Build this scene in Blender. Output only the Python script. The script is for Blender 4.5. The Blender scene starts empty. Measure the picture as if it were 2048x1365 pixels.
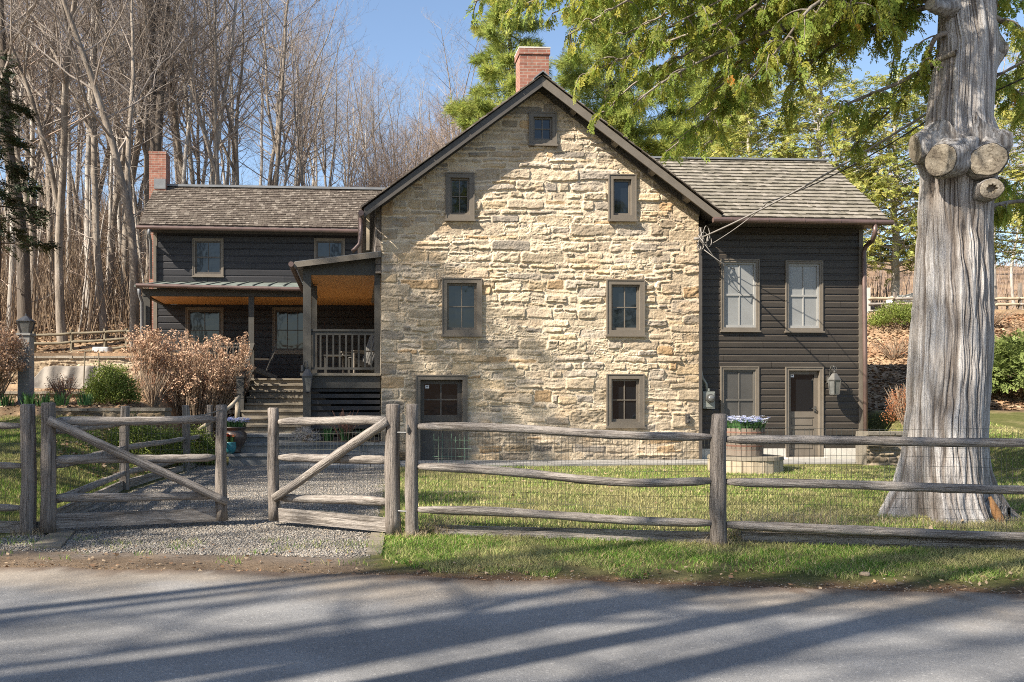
import bpy, math, random
import numpy as np
from mathutils import Vector, Matrix

# ------------------------------------------------------------------ camera, sky, sun, exposure
random.seed(7)
scene = bpy.context.scene
COL = scene.collection
FPX, X0, Y0, CZ = 1750.0, 805.0, 804.0, 1.45          # focal length and principal point in photo pixels, eye height
cam_d = bpy.data.cameras.new('camera')
cam = bpy.data.objects.new('camera', cam_d)
COL.objects.link(cam)
cam.location = (0, 0, CZ)
cam.rotation_euler = (math.radians(90), 0, 0)
cam_d.sensor_width = 36.0
cam_d.lens = FPX / 2048 * 36.0
cam_d.shift_x = (1024 - X0) / 2048
cam_d.shift_y = (Y0 - 682.5) / 2048
cam_d.clip_start = 0.05
cam_d.clip_end = 2000
scene.camera = cam

TH = math.radians(3.0)                                  # the house is turned three degrees
SUN_LOCAL = Vector((1.92, 1.0, -1.84))                  # travel of the light in the house's own axes
SUN = Matrix.Rotation(TH, 3, 'Z') @ SUN_LOCAL
SUN.normalize()
sun_el = math.asin(-SUN.z)
sun_az = math.atan2(-SUN.x, -SUN.y)                     # compass angle of the sun, from +Y towards +X
world = bpy.data.worlds.new('World')
scene.world = world
world.use_nodes = True
wn = world.node_tree
bg = wn.nodes['Background']
sky = wn.nodes.new('ShaderNodeTexSky')
sky.sky_type = 'NISHITA'
sky.sun_disc = False
sky.sun_elevation = sun_el
sky.sun_rotation = sun_az
sky.altitude = 200
sky.air_density = 1.0
sky.dust_density = 1.0
sky.ozone_density = 1.1
wn.links.new(sky.outputs[0], bg.inputs[0])
bg.inputs[1].default_value = 0.088
sl = bpy.data.lights.new('sun', 'SUN')
sl.energy = 5.0
sl.angle = math.radians(0.53)
sl.color = (1.0, 0.92, 0.80)
so = bpy.data.objects.new('sun', sl)
COL.objects.link(so)
so.rotation_euler = SUN.to_track_quat('-Z', 'Y').to_euler()
so.location = (-30, -20, 40)
scene.view_settings.view_transform = 'Standard'
scene.view_settings.look = 'None'
scene.view_settings.gamma = 1.0
scene.view_settings.exposure = 1.40
scene.cycles.filter_width = 1.0
scene.cycles.max_bounces = 7
scene.cycles.use_denoising = False
scene.cycles.sample_clamp_indirect = 4.0

# ------------------------------------------------------------------ helpers: projection
def P(px, py, D):
    """point seen at photo pixel (px, py) at distance D in front of the camera"""
    return Vector(((px - X0) * D / FPX, D, CZ - (py - Y0) * D / FPX))

HO = Vector((0.0, 19.7, 0.0))
CT, ST = math.cos(TH), math.sin(TH)
def hl(px, py, yl):
    """(x, z) in the house's own axes of the photo pixel on the house plane y = yl"""
    a = (px - X0) / FPX; b = -(py - Y0) / FPX
    t = (yl + HO.y * CT) / (CT - a * ST)
    return (a * t * CT + (t - HO.y) * ST, CZ + b * t)
def hx(px, yl): return hl(px, 804, yl)[0]
def hz(px, py, yl): return hl(px, py, yl)[1]

# ------------------------------------------------------------------ helpers: noise
_tab = np.random.default_rng(3).random((256, 256))
def vnoise(x, y, seed=0, wrap=None):
    x = np.asarray(x, float); y = np.asarray(y, float)
    xi = np.floor(x).astype(int); yi = np.floor(y).astype(int)
    fx = x - xi; fy = y - yi
    fx = fx * fx * (3 - 2 * fx); fy = fy * fy * (3 - 2 * fy)
    xa, xb = xi, xi + 1
    if wrap: xa = xa % wrap; xb = xb % wrap
    s = seed * 37
    def g(i, j): return _tab[(i + s) % 256, (j + s * 3) % 256]
    return (g(xa, yi) * (1 - fx) + g(xb, yi) * fx) * (1 - fy) + (g(xa, yi + 1) * (1 - fx) + g(xb, yi + 1) * fx) * fy
def fbm(x, y, seed=0, oct=4, wrap=None):
    a = 0.5; r = 0; f = 1; tot = 0
    for k in range(oct):
        r = r + a * vnoise(x * f, y * f, seed + k * 5, wrap * f if wrap else None)
        tot += a; a *= 0.5; f *= 2
    return r / tot
def sstep(a, b, x):
    t = np.clip((x - a) / (b - a), 0, 1)
    return t * t * (3 - 2 * t)

# ------------------------------------------------------------------ helpers: objects
def empty(name, loc=(0, 0, 0), rz=0.0):
    o = bpy.data.objects.new(name, None)
    o.empty_display_size = 0.3
    COL.objects.link(o)
    o.location = loc; o.rotation_euler = (0, 0, rz)
    return o
def tag(o, label, cat, group=None):
    o['label'] = label; o['category'] = cat
    if group: o['group'] = group
    return o
def thing(name, label, cat, loc=(0, 0, 0), rz=0.0, group=None):
    return tag(empty(name, loc, rz), label, cat, group)
def kind(o, k):
    o['kind'] = k
    return o
def npmesh(name, V, Fc, m, parent=None, tint=None, smooth=False, vtint=None):
    """mesh from numpy arrays; all faces have the same number of corners, or Fc is a list of arrays"""
    V = np.asarray(V, np.float32)
    groups = Fc if isinstance(Fc, list) else [Fc]
    groups = [np.asarray(g, np.int32) for g in groups if len(g)]
    me = bpy.data.meshes.new(name)
    me.vertices.add(len(V))
    me.vertices.foreach_set('co', V.ravel())
    idx = np.concatenate([g.ravel() for g in groups])
    tot = np.concatenate([np.full(len(g), g.shape[1], np.int32) for g in groups])
    me.loops.add(len(idx))
    me.loops.foreach_set('vertex_index', idx)
    me.polygons.add(len(tot))
    st = np.concatenate([[0], np.cumsum(tot)[:-1]]).astype(np.int32)
    me.polygons.foreach_set('loop_start', st)
    if smooth:
        me.polygons.foreach_set('use_smooth', np.ones(len(tot), bool))
    if tint is not None:
        a = me.attributes.new('tint', 'FLOAT_COLOR', 'FACE')
        t = np.ones((len(tot), 4), np.float32); t[:, :3] = tint
        a.data.foreach_set('color', t.ravel())
    if vtint is not None:
        a = me.attributes.new('tint', 'FLOAT_COLOR', 'POINT')
        t = np.ones((len(V), 4), np.float32); t[:, :vtint.shape[1]] = vtint
        a.data.foreach_set('color', t.ravel())
    me.update(calc_edges=True)
    me.materials.append(m)
    o = bpy.data.objects.new(name, me)
    COL.objects.link(o)
    if parent: o.parent = parent
    return o
_ring = {}
def ringcs(n):
    if n not in _ring:
        _ring[n] = [(math.cos(2 * math.pi * k / n), math.sin(2 * math.pi * k / n)) for k in range(n)]
    return _ring[n]
class MB:
    """collects boxes, prisms and tubes and links them as ONE mesh object"""
    def __init__(s): s.v = []; s.f = []; s.t = []
    def face(s, pts, t=(1, 1, 1)):
        b = len(s.v); s.v.extend([tuple(p) for p in pts]); s.f.append(tuple(range(b, b + len(pts)))); s.t.append(t)
    def box(s, x0, x1, y0, y1, z0, z1, t=(1, 1, 1), M=None):
        b = len(s.v)
        p = [(x0, y0, z0), (x1, y0, z0), (x1, y1, z0), (x0, y1, z0), (x0, y0, z1), (x1, y0, z1), (x1, y1, z1), (x0, y1, z1)]
        if M is not None: p = [tuple(M @ Vector(q)) for q in p]
        s.v.extend(p)
        for q in ((0, 3, 2, 1), (4, 5, 6, 7), (0, 1, 5, 4), (1, 2, 6, 5), (2, 3, 7, 6), (3, 0, 4, 7)):
            s.f.append(tuple(b + k for k in q)); s.t.append(t)
        return s
    def bar(s, p, q, w, h, up=(0, 0, 1), t=(1, 1, 1)):
        """square bar from p to q, w across, h along up"""
        p = Vector(p); q = Vector(q); d = (q - p); L = d.length; d = d / L
        u = Vector(up); r = d.cross(u)
        if r.length < 1e-4: r = d.cross(Vector((0, 1, 0)))
        r.normalize(); u = r.cross(d)
        b = len(s.v)
        for c in (p, q):
            for a, e in ((-1, -1), (1, -1), (1, 1), (-1, 1)):
                s.v.append(tuple(c + r * (a * w / 2) + u * (e * h / 2)))
        for q_ in ((0, 3, 2, 1), (4, 5, 6, 7), (0, 1, 5, 4), (1, 2, 6, 5), (2, 3, 7, 6), (3, 0, 4, 7)):
            s.f.append(tuple(b + k for k in q_)); s.t.append(t)
        return s
    def prism(s, poly, y0, y1, t=(1, 1, 1)):
        """polygon in (x, z), drawn out from y0 to y1"""
        n = len(poly); b = len(s.v)
        s.v.extend([(x, y0, z) for x, z in poly]); s.v.extend([(x, y1, z) for x, z in poly])
        s.f.append(tuple(range(b, b + n))); s.f.append(tuple(range(b + 2 * n - 1, b + n - 1, -1))); s.t += [t, t]
        for k in range(n):
            j = (k + 1) % n
            s.f.append((b + k, b + n + k, b + n + j, b + j)); s.t.append(t)
        return s
    def tube(s, pts, rad, n=6, cap=True, t=(1, 1, 1), jit=0.0):
        pts = [Vector(p) for p in pts]
        if not hasattr(rad, '__len__'): rad = [rad] * len(pts)
        b = len(s.v); m = len(pts); cs = ringcs(n); r0 = None
        for i in range(m):
            d = (pts[min(i + 1, m - 1)] - pts[max(i - 1, 0)])
            if d.length < 1e-9: d = Vector((0, 0, 1))
            d.normalize()
            if r0 is None:
                r0 = d.cross(Vector((0, 0, 1)))
                if r0.length < 0.1: r0 = d.cross(Vector((0, 1, 0)))
            r0 = r0 - d * r0.dot(d)
            if r0.length < 1e-6: r0 = d.orthogonal()
            r0.normalize(); u = d.cross(r0)
            for c, e in cs:
                rr = rad[i] * (1 + (random.uniform(-jit, jit) if jit else 0))
                w = pts[i] + r0 * (c * rr) + u * (e * rr)
                s.v.append((w.x, w.y, w.z))
        for i in range(m - 1):
            for k in range(n):
                j = (k + 1) % n
                s.f.append((b + i * n + k, b + i * n + j, b + (i + 1) * n + j, b + (i + 1) * n + k)); s.t.append(t)
        if cap:
            s.f.append(tuple(b + k for k in range(n - 1, -1, -1))); s.f.append(tuple(b + (m - 1) * n + k for k in range(n))); s.t += [t, t]
        return s
    def lathe(s, c, prof, n=20, t=(1, 1, 1)):
        """rings (radius, z) about the vertical through c"""
        return s.tube([(c[0], c[1], c[2] + z) for r, z in prof], [r for r, z in prof], n, True, t)
    def build(s, name, m, parent=None, smooth=False, tinted=False):
        tinted = tinted or m.name in ('black brown painted siding', 'blue black painted siding')
        me = bpy.data.meshes.new(name)
        me.from_pydata(s.v, [], s.f)
        if tinted:
            a = me.attributes.new('tint', 'FLOAT_COLOR', 'FACE')
            tt = np.ones((len(s.f), 4), np.float32); tt[:, :3] = np.array(s.t, np.float32).reshape(-1, 3)
            a.data.foreach_set('color', tt.ravel())
        if smooth:
            me.polygons.foreach_set('use_smooth', np.ones(len(me.polygons), bool))
        me.update()
        me.materials.append(m)
        o = bpy.data.objects.new(name, me)
        COL.objects.link(o)
        if parent: o.parent = parent
        return o
def copy_tree(o, parent=None):
    c = o.copy(); COL.objects.link(c)
    if parent: c.parent = parent
    for ch in list(o.children): copy_tree(ch, c)
    return c

# ------------------------------------------------------------------ materials
def newmat(name):
    m = bpy.data.materials.new(name); m.use_nodes = True
    nt = m.node_tree
    return m, nt, nt.nodes['Principled BSDF']
def nd(nt, typ, ins=None, **props):
    n = nt.nodes.new(typ)
    for k, v in props.items(): setattr(n, k, v)
    for k, v in (ins or {}).items():
        if hasattr(v, 'node'): nt.links.new(v, n.inputs[k])
        else: n.inputs[k].default_value = v
    return n
def ramp(nt, fac, stops):
    r = nt.nodes.new('ShaderNodeValToRGB')
    while len(r.color_ramp.elements) > 1: r.color_ramp.elements.remove(r.color_ramp.elements[0])
    e = r.color_ramp.elements[0]; e.position = stops[0][0]; e.color = (*stops[0][1], 1)
    for p, c in stops[1:]:
        e = r.color_ramp.elements.new(p); e.color = (*c, 1)
    nt.links.new(fac, r.inputs[0])
    return r.outputs[0]
def mul(nt, a, b, fac=1.0, mode='MULTIPLY'):
    n = nt.nodes.new('ShaderNodeMix'); n.data_type = 'RGBA'; n.blend_type = mode
    if hasattr(fac, 'node'): nt.links.new(fac, n.inputs[0])
    else: n.inputs[0].default_value = fac
    for i, v in ((6, a), (7, b)):
        if hasattr(v, 'node'): nt.links.new(v, n.inputs[i])
        else: n.inputs[i].default_value = (*v, 1)
    return n.outputs[2]
def pmat(name, cols, scale=4.0, stretch=(1, 1, 1), rough=0.8, bump=0.0, bscale=None, bstretch=None, detail=6, tint=False, spec=0.3,
         fine=None, lo=0.3, hi=0.7, bdist=0.01, crack=None, metal=0.0, trans=0.0, wave=None, rgh_var=0.0):
    """noise between the listed colours; optional tint attribute, fine speckle, bump, translucency"""
    m, nt, bs = newmat(name)
    co = nd(nt, 'ShaderNodeTexCoord').outputs['Object']
    mp = nd(nt, 'ShaderNodeMapping', {'Vector': co, 'Scale': stretch}).outputs[0]
    nz = nd(nt, 'ShaderNodeTexNoise', {'Vector': mp, 'Scale': scale, 'Detail': detail, 'Roughness': 0.62}).outputs[0]
    k = len(cols)
    c = ramp(nt, nz, [(lo + (hi - lo) * i / max(1, k - 1), cols[i]) for i in range(k)])
    if fine:
        fs, amt = fine
        n2 = nd(nt, 'ShaderNodeTexNoise', {'Vector': mp, 'Scale': fs, 'Detail': 3.0, 'Roughness': 0.7}).outputs[0]
        g = ramp(nt, n2, [(0.3, (1 - amt,) * 3), (0.7, (1 + amt,) * 3)])
        c = mul(nt, c, g)
    if crack:
        cst, csc, cw = crack
        m3 = nd(nt, 'ShaderNodeMapping', {'Vector': co, 'Scale': cst}).outputs[0]
        n3 = nd(nt, 'ShaderNodeTexNoise', {'Vector': m3, 'Scale': csc, 'Detail': 4.0, 'Roughness': 0.6}).outputs[0]
        c = mul(nt, c, ramp(nt, n3, [(.5 - cw, (1, 1, 1)), (.5, (.42, .40, .38)), (.5 + cw, (1, 1, 1))]))
    if tint:
        at = nd(nt, 'ShaderNodeAttribute', attribute_name='tint').outputs['Color']
        c = mul(nt, c, at)
    nt.links.new(c, bs.inputs['Base Color'])
    bs.inputs['Roughness'].default_value = rough
    bs.inputs['Specular IOR Level'].default_value = spec
    bs.inputs['Metallic'].default_value = metal
    if bump:
        bm_ = nd(nt, 'ShaderNodeMapping', {'Vector': co, 'Scale': bstretch or stretch}).outputs[0]
        bn = nd(nt, 'ShaderNodeTexNoise', {'Vector': bm_, 'Scale': bscale or scale * 4, 'Detail': 6.0, 'Roughness': 0.65}).outputs[0]
        b = nd(nt, 'ShaderNodeBump', {'Height': bn, 'Strength': bump, 'Distance': bdist})
        nt.links.new(b.outputs[0], bs.inputs['Normal'])
    if trans:
        tr = nd(nt, 'ShaderNodeBsdfTranslucent', {'Color': c})
        mx = nd(nt, 'ShaderNodeMixShader', {0: trans, 1: bs.outputs[0], 2: tr.outputs[0]})
        nt.links.new(mx.outputs[0], nt.nodes['Material Output'].inputs[0])
    return m
M = {}
M['stone'] = pmat('rubble stone', [(0.90, 0.86, 0.82), (1.0, 1.0, 1.0), (1.06, 1.05, 1.04)], 9, rough=0.92, bump=0.75, bscale=34, bdist=0.02, tint=True, fine=(60, 0.16), spec=0.15)
M['drystone'] = pmat('dry stone', [(0.9, 0.88, 0.85), (1.05, 1.03, 1.0)], 6, rough=0.95, bump=0.6, bscale=30, bdist=0.02, tint=True, fine=(50, 0.15), spec=0.1)
M['siding_dark'] = pmat('black brown painted siding', [(0.031, 0.025, 0.020), (0.046, 0.038, 0.029)], 2.0, (0.6, 1, 5), 0.5, bump=0.25, bscale=24, bstretch=(0.5, 1, 9), spec=0.4, fine=(30, 0.12), tint=True)
M['siding_navy'] = pmat('blue black painted siding', [(0.014, 0.0135, 0.015), (0.023, 0.022, 0.024)], 2.0, (0.6, 1, 5), 0.5, bump=0.2, bscale=24, bstretch=(0.5, 1, 9), spec=0.4, fine=(30, 0.1), tint=True)
M['trim'] = pmat('grey brown trim paint', [(0.128, 0.108, 0.084), (0.158, 0.134, 0.106)], 5, rough=0.5, bump=0.1, bscale=40, spec=0.4)
M['trim_dark'] = pmat('dark trim paint', [(0.060, 0.052, 0.044), (0.080, 0.070, 0.060)], 5, rough=0.5, bump=0.1, bscale=40, spec=0.4)
M['porch_paint'] = pmat('grey green porch paint', [(0.045, 0.042, 0.036), (0.066, 0.061, 0.052)], 4, rough=0.55, bump=0.15, bscale=30, spec=0.35)
M['tread'] = pmat('worn wooden tread', [(0.14, 0.12, 0.09), (0.24, 0.205, 0.155)], 3, (0.4, 3, 3), 0.75, bump=0.3, bscale=30, bstretch=(0.4, 6, 6))
M['shingle'] = pmat('weathered wood shingle', [(0.8, 0.8, 0.8), (1.1, 1.1, 1.1)], 5, (3, 3, 0.7), 0.9, bump=0.4, bscale=26, bstretch=(5, 5, 1), tint=True, fine=(40, 0.2), spec=0.15)
M['ceiling_wood'] = pmat('varnished board ceiling', [(0.50, 0.225, 0.062), (0.66, 0.335, 0.115)], 3, (6, 0.3, 1), 0.4, bump=0.1, bscale=20, spec=0.4)
M['copper'] = pmat('aged copper', [(0.10, 0.068, 0.060), (0.16, 0.105, 0.088)], 3, rough=0.45, metal=0.35, spec=0.5)
M['lead'] = pmat('grey lead sheet', [(0.13, 0.135, 0.14), (0.19, 0.195, 0.20)], 3, rough=0.5, spec=0.5)
M['verdigris'] = pmat('copper sheet roof', [(0.08, 0.085, 0.075), (0.13, 0.15, 0.13), (0.20, 0.22, 0.19)], 2.5, rough=0.6, spec=0.4)
M['concrete'] = pmat('pale concrete', [(0.44, 0.41, 0.36), (0.56, 0.53, 0.47)], 3, rough=0.9, bump=0.2, bscale=60, fine=(50, 0.1))
M['path_stone'] = pmat('pale path slab', [(0.22, 0.208, 0.188), (0.31, 0.295, 0.268)], 3, rough=0.9, bump=0.3, bscale=50, fine=(50, 0.12))
M['chair_paint'] = pmat('weathered dark chair paint', [(0.07, 0.066, 0.06), (0.10, 0.095, 0.085)], 4, rough=.5)
M['post_grey'] = pmat('pale grey post paint', [(0.19, 0.185, 0.17), (0.25, 0.245, 0.23)], 4, rough=.6, bump=.15, bscale=30)
M['bluestone'] = pmat('bluestone', [(0.13, 0.128, 0.125), (0.22, 0.215, 0.20)], 3, rough=0.8, bump=0.3, bscale=30, fine=(40, 0.15))
M['fence_wood'] = pmat('weathered grey timber', [(0.105, 0.088, 0.074), (0.225, 0.193, 0.165), (0.34, 0.298, 0.26)], 2.4, (9, 9, 0.7), 0.9, crack=((9, 9, .35), 2.2, .035), bump=1.0, bscale=12, bstretch=(9, 9, 0.7), bdist=0.02, spec=0.15, fine=(30, 0.2), lo=0.25, hi=0.75)
M['rail_wood'] = pmat('weathered grey rail', [(0.14, 0.122, 0.104), (0.30, 0.264, 0.230), (0.44, 0.395, 0.345)], 2.4, (0.6, 9, 9), 0.9, crack=((.35, 9, 9), 2.2, .035), bump=1.0, bscale=12, bstretch=(0.6, 9, 9), bdist=0.02, spec=0.15, fine=(30, 0.2), lo=0.25, hi=0.75)
M['old_rail'] = pmat('brown mossy rail', [(0.11, 0.09, 0.06), (0.20, 0.17, 0.12)], 3, (0.8, 4, 4), 0.9, bump=0.5, bscale=12)
M['wire'] = pmat('galvanised wire', [(0.07, 0.075, 0.06), (0.11, 0.11, 0.09)], 5, rough=0.5, spec=0.5)
M['green_wire'] = pmat('green coated wire', [(0.16, 0.27, 0.18), (0.22, 0.34, 0.23)], 5, rough=0.5)
M['black_metal'] = pmat('black lantern metal', [(0.025, 0.026, 0.028), (0.05, 0.05, 0.052)], 5, rough=0.45, spec=0.5)
M['pewter'] = pmat('aged pewter metal', [(0.085, 0.082, 0.075), (0.14, 0.135, 0.122)], 5, rough=0.4, metal=0.4, spec=0.5)
M['meter_grey'] = pmat('grey meter enclosure', [(0.19, 0.20, 0.18), (0.24, 0.25, 0.22)], 3, rough=0.45, spec=0.4)
M['cable'] = pmat('cable sheath', [(0.16, 0.15, 0.14), (0.24, 0.22, 0.20)], 3, rough=0.6)
M['black_cable'] = pmat('black cable sheath', [(0.02, 0.02, 0.02), (0.035, 0.035, 0.035)], 3, rough=0.5)
M['pale_wood'] = pmat('pale cut wood', [(0.30, 0.24, 0.165), (0.43, 0.36, 0.265)], 4, rough=0.9, bump=0.3, bscale=30)
M['bark_cedar'] = pmat('stringy cedar bark', [(0.075, 0.060, 0.050), (0.22, 0.200, 0.182), (0.38, 0.365, 0.35)], 3.2, (8, 8, 0.30), 0.95, bump=0.9, bscale=10, bstretch=(4, 4, 0.35), bdist=0.03, fine=(12, 0.25), lo=0.30, hi=0.62, spec=0.1)
M['bark_grey'] = pmat('grey bark', [(0.11, 0.092, 0.075), (0.22, 0.185, 0.150), (0.32, 0.28, 0.235)], 1.2, (3, 3, 0.7), 0.95, bump=0.6, bscale=6, bstretch=(4, 4, 0.6), bdist=0.04, fine=(9, 0.25), spec=0.1)
M['bark_dark'] = pmat('dark furrowed bark', [(0.075, 0.06, 0.05), (0.14, 0.118, 0.095)], 1.5, (4, 4, 0.5), 0.95, bump=0.7, bscale=6, bstretch=(4, 4, 0.5), bdist=0.05, spec=0.1)
M['bark_pale'] = pmat('pale smooth bark', [(0.18, 0.156, 0.132), (0.33, 0.298, 0.26), (0.42, 0.39, 0.35)], 1.3, (2, 2, 0.8), 0.9, bump=0.4, bscale=6, bdist=0.03, spec=0.1)
M['twig'] = pmat('grey brown twig', [(0.20, 0.168, 0.142), (0.34, 0.295, 0.255)], 0.6, rough=0.9, spec=0.1)
M['twig_red'] = pmat('pinkish brown twig', [(0.26, 0.195, 0.155), (0.40, 0.315, 0.255)], 0.6, rough=0.9, spec=0.1)
M['stem'] = pmat('tan stem', [(0.20, 0.14, 0.095), (0.34, 0.26, 0.18)], 4, rough=0.9)
def leafmat(name, cols, trans=0.35, scale=1.5):
    return pmat(name, cols, scale, rough=0.6, tint=True, trans=trans, spec=0.25)
M['cedar_leaf'] = leafmat('cedar spray', [(0.23, 0.285, 0.05), (0.39, 0.42, 0.085), (0.53, 0.52, 0.14)], 0.62)
M['pine_leaf'] = leafmat('pine needle', [(0.24, 0.30, 0.075), (0.40, 0.445, 0.125)], 0.55, 0.8)
M['arbor_leaf'] = leafmat('arborvitae spray', [(0.25, 0.29, 0.075), (0.39, 0.41, 0.12), (0.48, 0.47, 0.17)], 0.5, 0.8)
M['hemlock_leaf'] = leafmat('hemlock needle', [(0.020, 0.032, 0.014), (0.040, 0.055, 0.022)], 0.2, 0.8)
M['box_leaf'] = leafmat('boxwood leaf', [(0.09, 0.13, 0.024), (0.20, 0.23, 0.045)], 0.25, 3)
M['juniper_leaf'] = leafmat('juniper spray', [(0.12, 0.16, 0.042), (0.23, 0.275, 0.085)], 0.3, 3)
M['bulb_leaf'] = leafmat('bulb leaf', [(0.05, 0.12, 0.04), (0.09, 0.18, 0.06)], 0.3, 3)
M['dry_petal'] = leafmat('dry petal', [(0.40, 0.25, 0.155), (0.60, 0.415, 0.285)], 0.25, 3)
M['petal'] = leafmat('petal', [(0.8, 0.8, 0.8), (1, 1, 1)], 0.3, 3)
M['grassblade'] = pmat('grass blade', [(0.85, 0.85, 0.85), (1.1, 1.1, 1.1)], 0.7, rough=0.7, tint=True, trans=0.35, spec=0.2)
M['pebble'] = pmat('crushed stone', [(0.8, 0.8, 0.8), (1.1, 1.1, 1.1)], 20, rough=0.9, tint=True, spec=0.15)
M['deadleaf'] = pmat('dead leaf', [(0.8, 0.8, 0.8), (1.1, 1.1, 1.1)], 6, rough=0.85, tint=True, trans=0.15)
M['tarp'] = pmat('dusty canvas cover', [(0.145, 0.126, 0.104), (0.235, 0.208, 0.176)], 2.2, rough=0.9, bump=0.4, bscale=9, bdist=0.03)
M['tarp_grey'] = pmat('grey canvas cover', [(0.34, 0.335, 0.335), (0.46, 0.455, 0.45)], 2.2, rough=0.9, bump=0.4, bscale=9, bdist=0.03)
M['barrel'] = pmat('barrel stave', [(0.12, 0.094, 0.072), (0.20, 0.165, 0.13)], 4, (6, 6, 0.6), 0.85, bump=0.4, bscale=14)
M['rust'] = pmat('rusty hoop', [(0.13, 0.062, 0.042), (0.20, 0.105, 0.075)], 6, rough=0.8)
M['terracotta_dark'] = pmat('dark glazed urn', [(0.055, 0.040, 0.032), (0.085, 0.062, 0.05)], 4, rough=0.4, spec=0.5)
M['teal'] = pmat('teal glaze', [(0.03, 0.16, 0.18), (0.05, 0.22, 0.24)], 4, rough=0.3, spec=0.5)
M['white_plastic'] = pmat('white sticker', [(0.72, 0.72, 0.74), (0.78, 0.78, 0.8)], 4, rough=0.5)
M['print_dark'] = pmat('dark print', [(0.03, 0.04, 0.09), (0.04, 0.05, 0.1)], 4, rough=0.5)
M['soil'] = pmat('dark soil', [(0.045, 0.032, 0.022), (0.09, 0.065, 0.045)], 8, rough=1.0, bump=0.5, bscale=40)
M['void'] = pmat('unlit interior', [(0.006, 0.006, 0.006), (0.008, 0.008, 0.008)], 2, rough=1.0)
def glassmat(name, base, rough, spec, amp):
    m, nt, bs = newmat(name)
    bs.inputs['Base Color'].default_value = (*base, 1)
    bs.inputs['Roughness'].default_value = rough
    bs.inputs['Specular IOR Level'].default_value = spec
    co = nd(nt, 'ShaderNodeTexCoord').outputs['Object']
    bn = nd(nt, 'ShaderNodeTexNoise', {'Vector': co, 'Scale': 2.6, 'Detail': 2.0}).outputs[0]
    b = nd(nt, 'ShaderNodeBump', {'Height': bn, 'Strength': amp, 'Distance': 0.05})
    nt.links.new(b.outputs[0], bs.inputs['Normal'])
    return m
M['glass'] = glassmat('old window glass', (0.008, 0.010, 0.012), 0.06, 0.62, 0.10)
M['screen'] = pmat('insect screen over glass', [(0.19, 0.19, 0.182), (0.245, 0.245, 0.235)], 1.2, rough=0.35, spec=0.8)
M['screen_dark'] = pmat('dark insect screen', [(0.060, 0.056, 0.050), (0.085, 0.080, 0.072)], 1.2, rough=0.4, spec=0.5)
M['screened_sash'] = pmat('sash seen through screen', [(0.26, 0.255, 0.242), (0.31, 0.305, 0.29)], 2, rough=.5)
M['screened_sash_dark'] = pmat('sash seen through dark screen', [(0.10, 0.092, 0.08), (0.125, 0.115, 0.10)], 2, rough=.5)
M['lamp_glass'] = pmat('clear seeded glass', [(0.07, 0.072, 0.068), (0.14, 0.142, 0.134)], 6, rough=0.1, spec=0.8)
def brickmat():
    m, nt, bs = newmat('red brick')
    co = nd(nt, 'ShaderNodeTexCoord').outputs['Object']
    sp = nd(nt, 'ShaderNodeSeparateXYZ', {0: co})
    ad = nd(nt, 'ShaderNodeMath', {0: sp.outputs[0], 1: sp.outputs[1]}).outputs[0]
    cb = nd(nt, 'ShaderNodeCombineXYZ', {0: ad, 1: sp.outputs[2]}).outputs[0]
    br = nd(nt, 'ShaderNodeTexBrick', {'Vector': cb, 'Color1': (0.22, 0.083, 0.058, 1), 'Color2': (0.31, 0.145, 0.10, 1), 'Mortar': (0.30, 0.25, 0.205, 1),
            'Scale': 1.0, 'Mortar Size': 0.007, 'Brick Width': 0.215, 'Row Height': 0.075, 'Bias': 0.0})
    nz = nd(nt, 'ShaderNodeTexNoise', {'Vector': co, 'Scale': 9.0, 'Detail': 6.0}).outputs[0]
    c = mul(nt, br.outputs[0], ramp(nt, nz, [(0.3, (0.7, 0.68, 0.66)), (0.7, (1.15, 1.12, 1.1))]))
    nt.links.new(c, bs.inputs['Base Color'])
    bs.inputs['Roughness'].default_value = 0.95
    b = nd(nt, 'ShaderNodeBump', {'Height': br.outputs[1], 'Strength': -0.6, 'Distance': 0.008})
    nt.links.new(b.outputs[0], bs.inputs['Normal'])
    return m
M['brick'] = brickmat()
M['bark_trunk'] = pmat('furrowed grey cedar bark', [(0.70, 0.68, 0.66), (1.0, 1.0, 1.0), (1.2, 1.2, 1.2)], 2.2, (9, 9, 0.35), 0.95, bump=1.0, bscale=14, bstretch=(6, 6, 0.4), bdist=0.02, fine=(16, 0.22), tint=True, spec=0.1)

# ------------------------------------------------------------------ ground
def groundz(x, y):
    x = np.asarray(x, float); y = np.asarray(y, float)
    zl = np.interp(y, [8.6, 10, 18.3, 18.45, 20.9, 21.05, 25.0, 25.15, 34, 60, 110, 170, 400], [0, .06, 1.15, 1.33, 1.48, 1.72, 1.86, 2.86, 3.25, 10, 25, 30, 34])
    zc = np.interp(y, [8.6, 12, 18.5, 30, 34, 60, 110, 170, 400], [0, .02, .10, .12, 2.8, 10, 25, 30, 34])
    zr = np.interp(y, [9.5, 16, 22.5, 32, 36, 45, 100, 170, 400], [0, .45, 1.25, 4.80, 5.0, 5.8, 17, 22, 26])
    mL = np.where(y < 19, 1 - sstep(-6.6, -4.45, x), 1 - sstep(-6.1, -4.95, x)); mR = sstep(10.75, 12.0, x)
    mR = np.where(y > 26, sstep(10.75, 18.0, x), mR)
    z = zc * (1 - mL) * (1 - mR) + zl * mL + zr * mR
    edge = road_edge(x)
    z = z - 0.03 * (1 - sstep(edge - 0.4, edge + 0.5, y)) + 0.012 * (fbm(x * .8, y * .8, 4) - .5)
    far = sstep(30, 45, y)
    z = z + 9 * sstep(22, 80, -y)  # unseen rise behind the camera, added to darken the window reflections
    return z + far * (fbm(x * .06, y * .06, 9) - .5) * 2.0
def road_edge(x):
    return np.interp(x, [-60, -4, -.5, 0.8, 6, 60], [8.0, 7.75, 7.35, 7.1, 6.35, 0.5])
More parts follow.
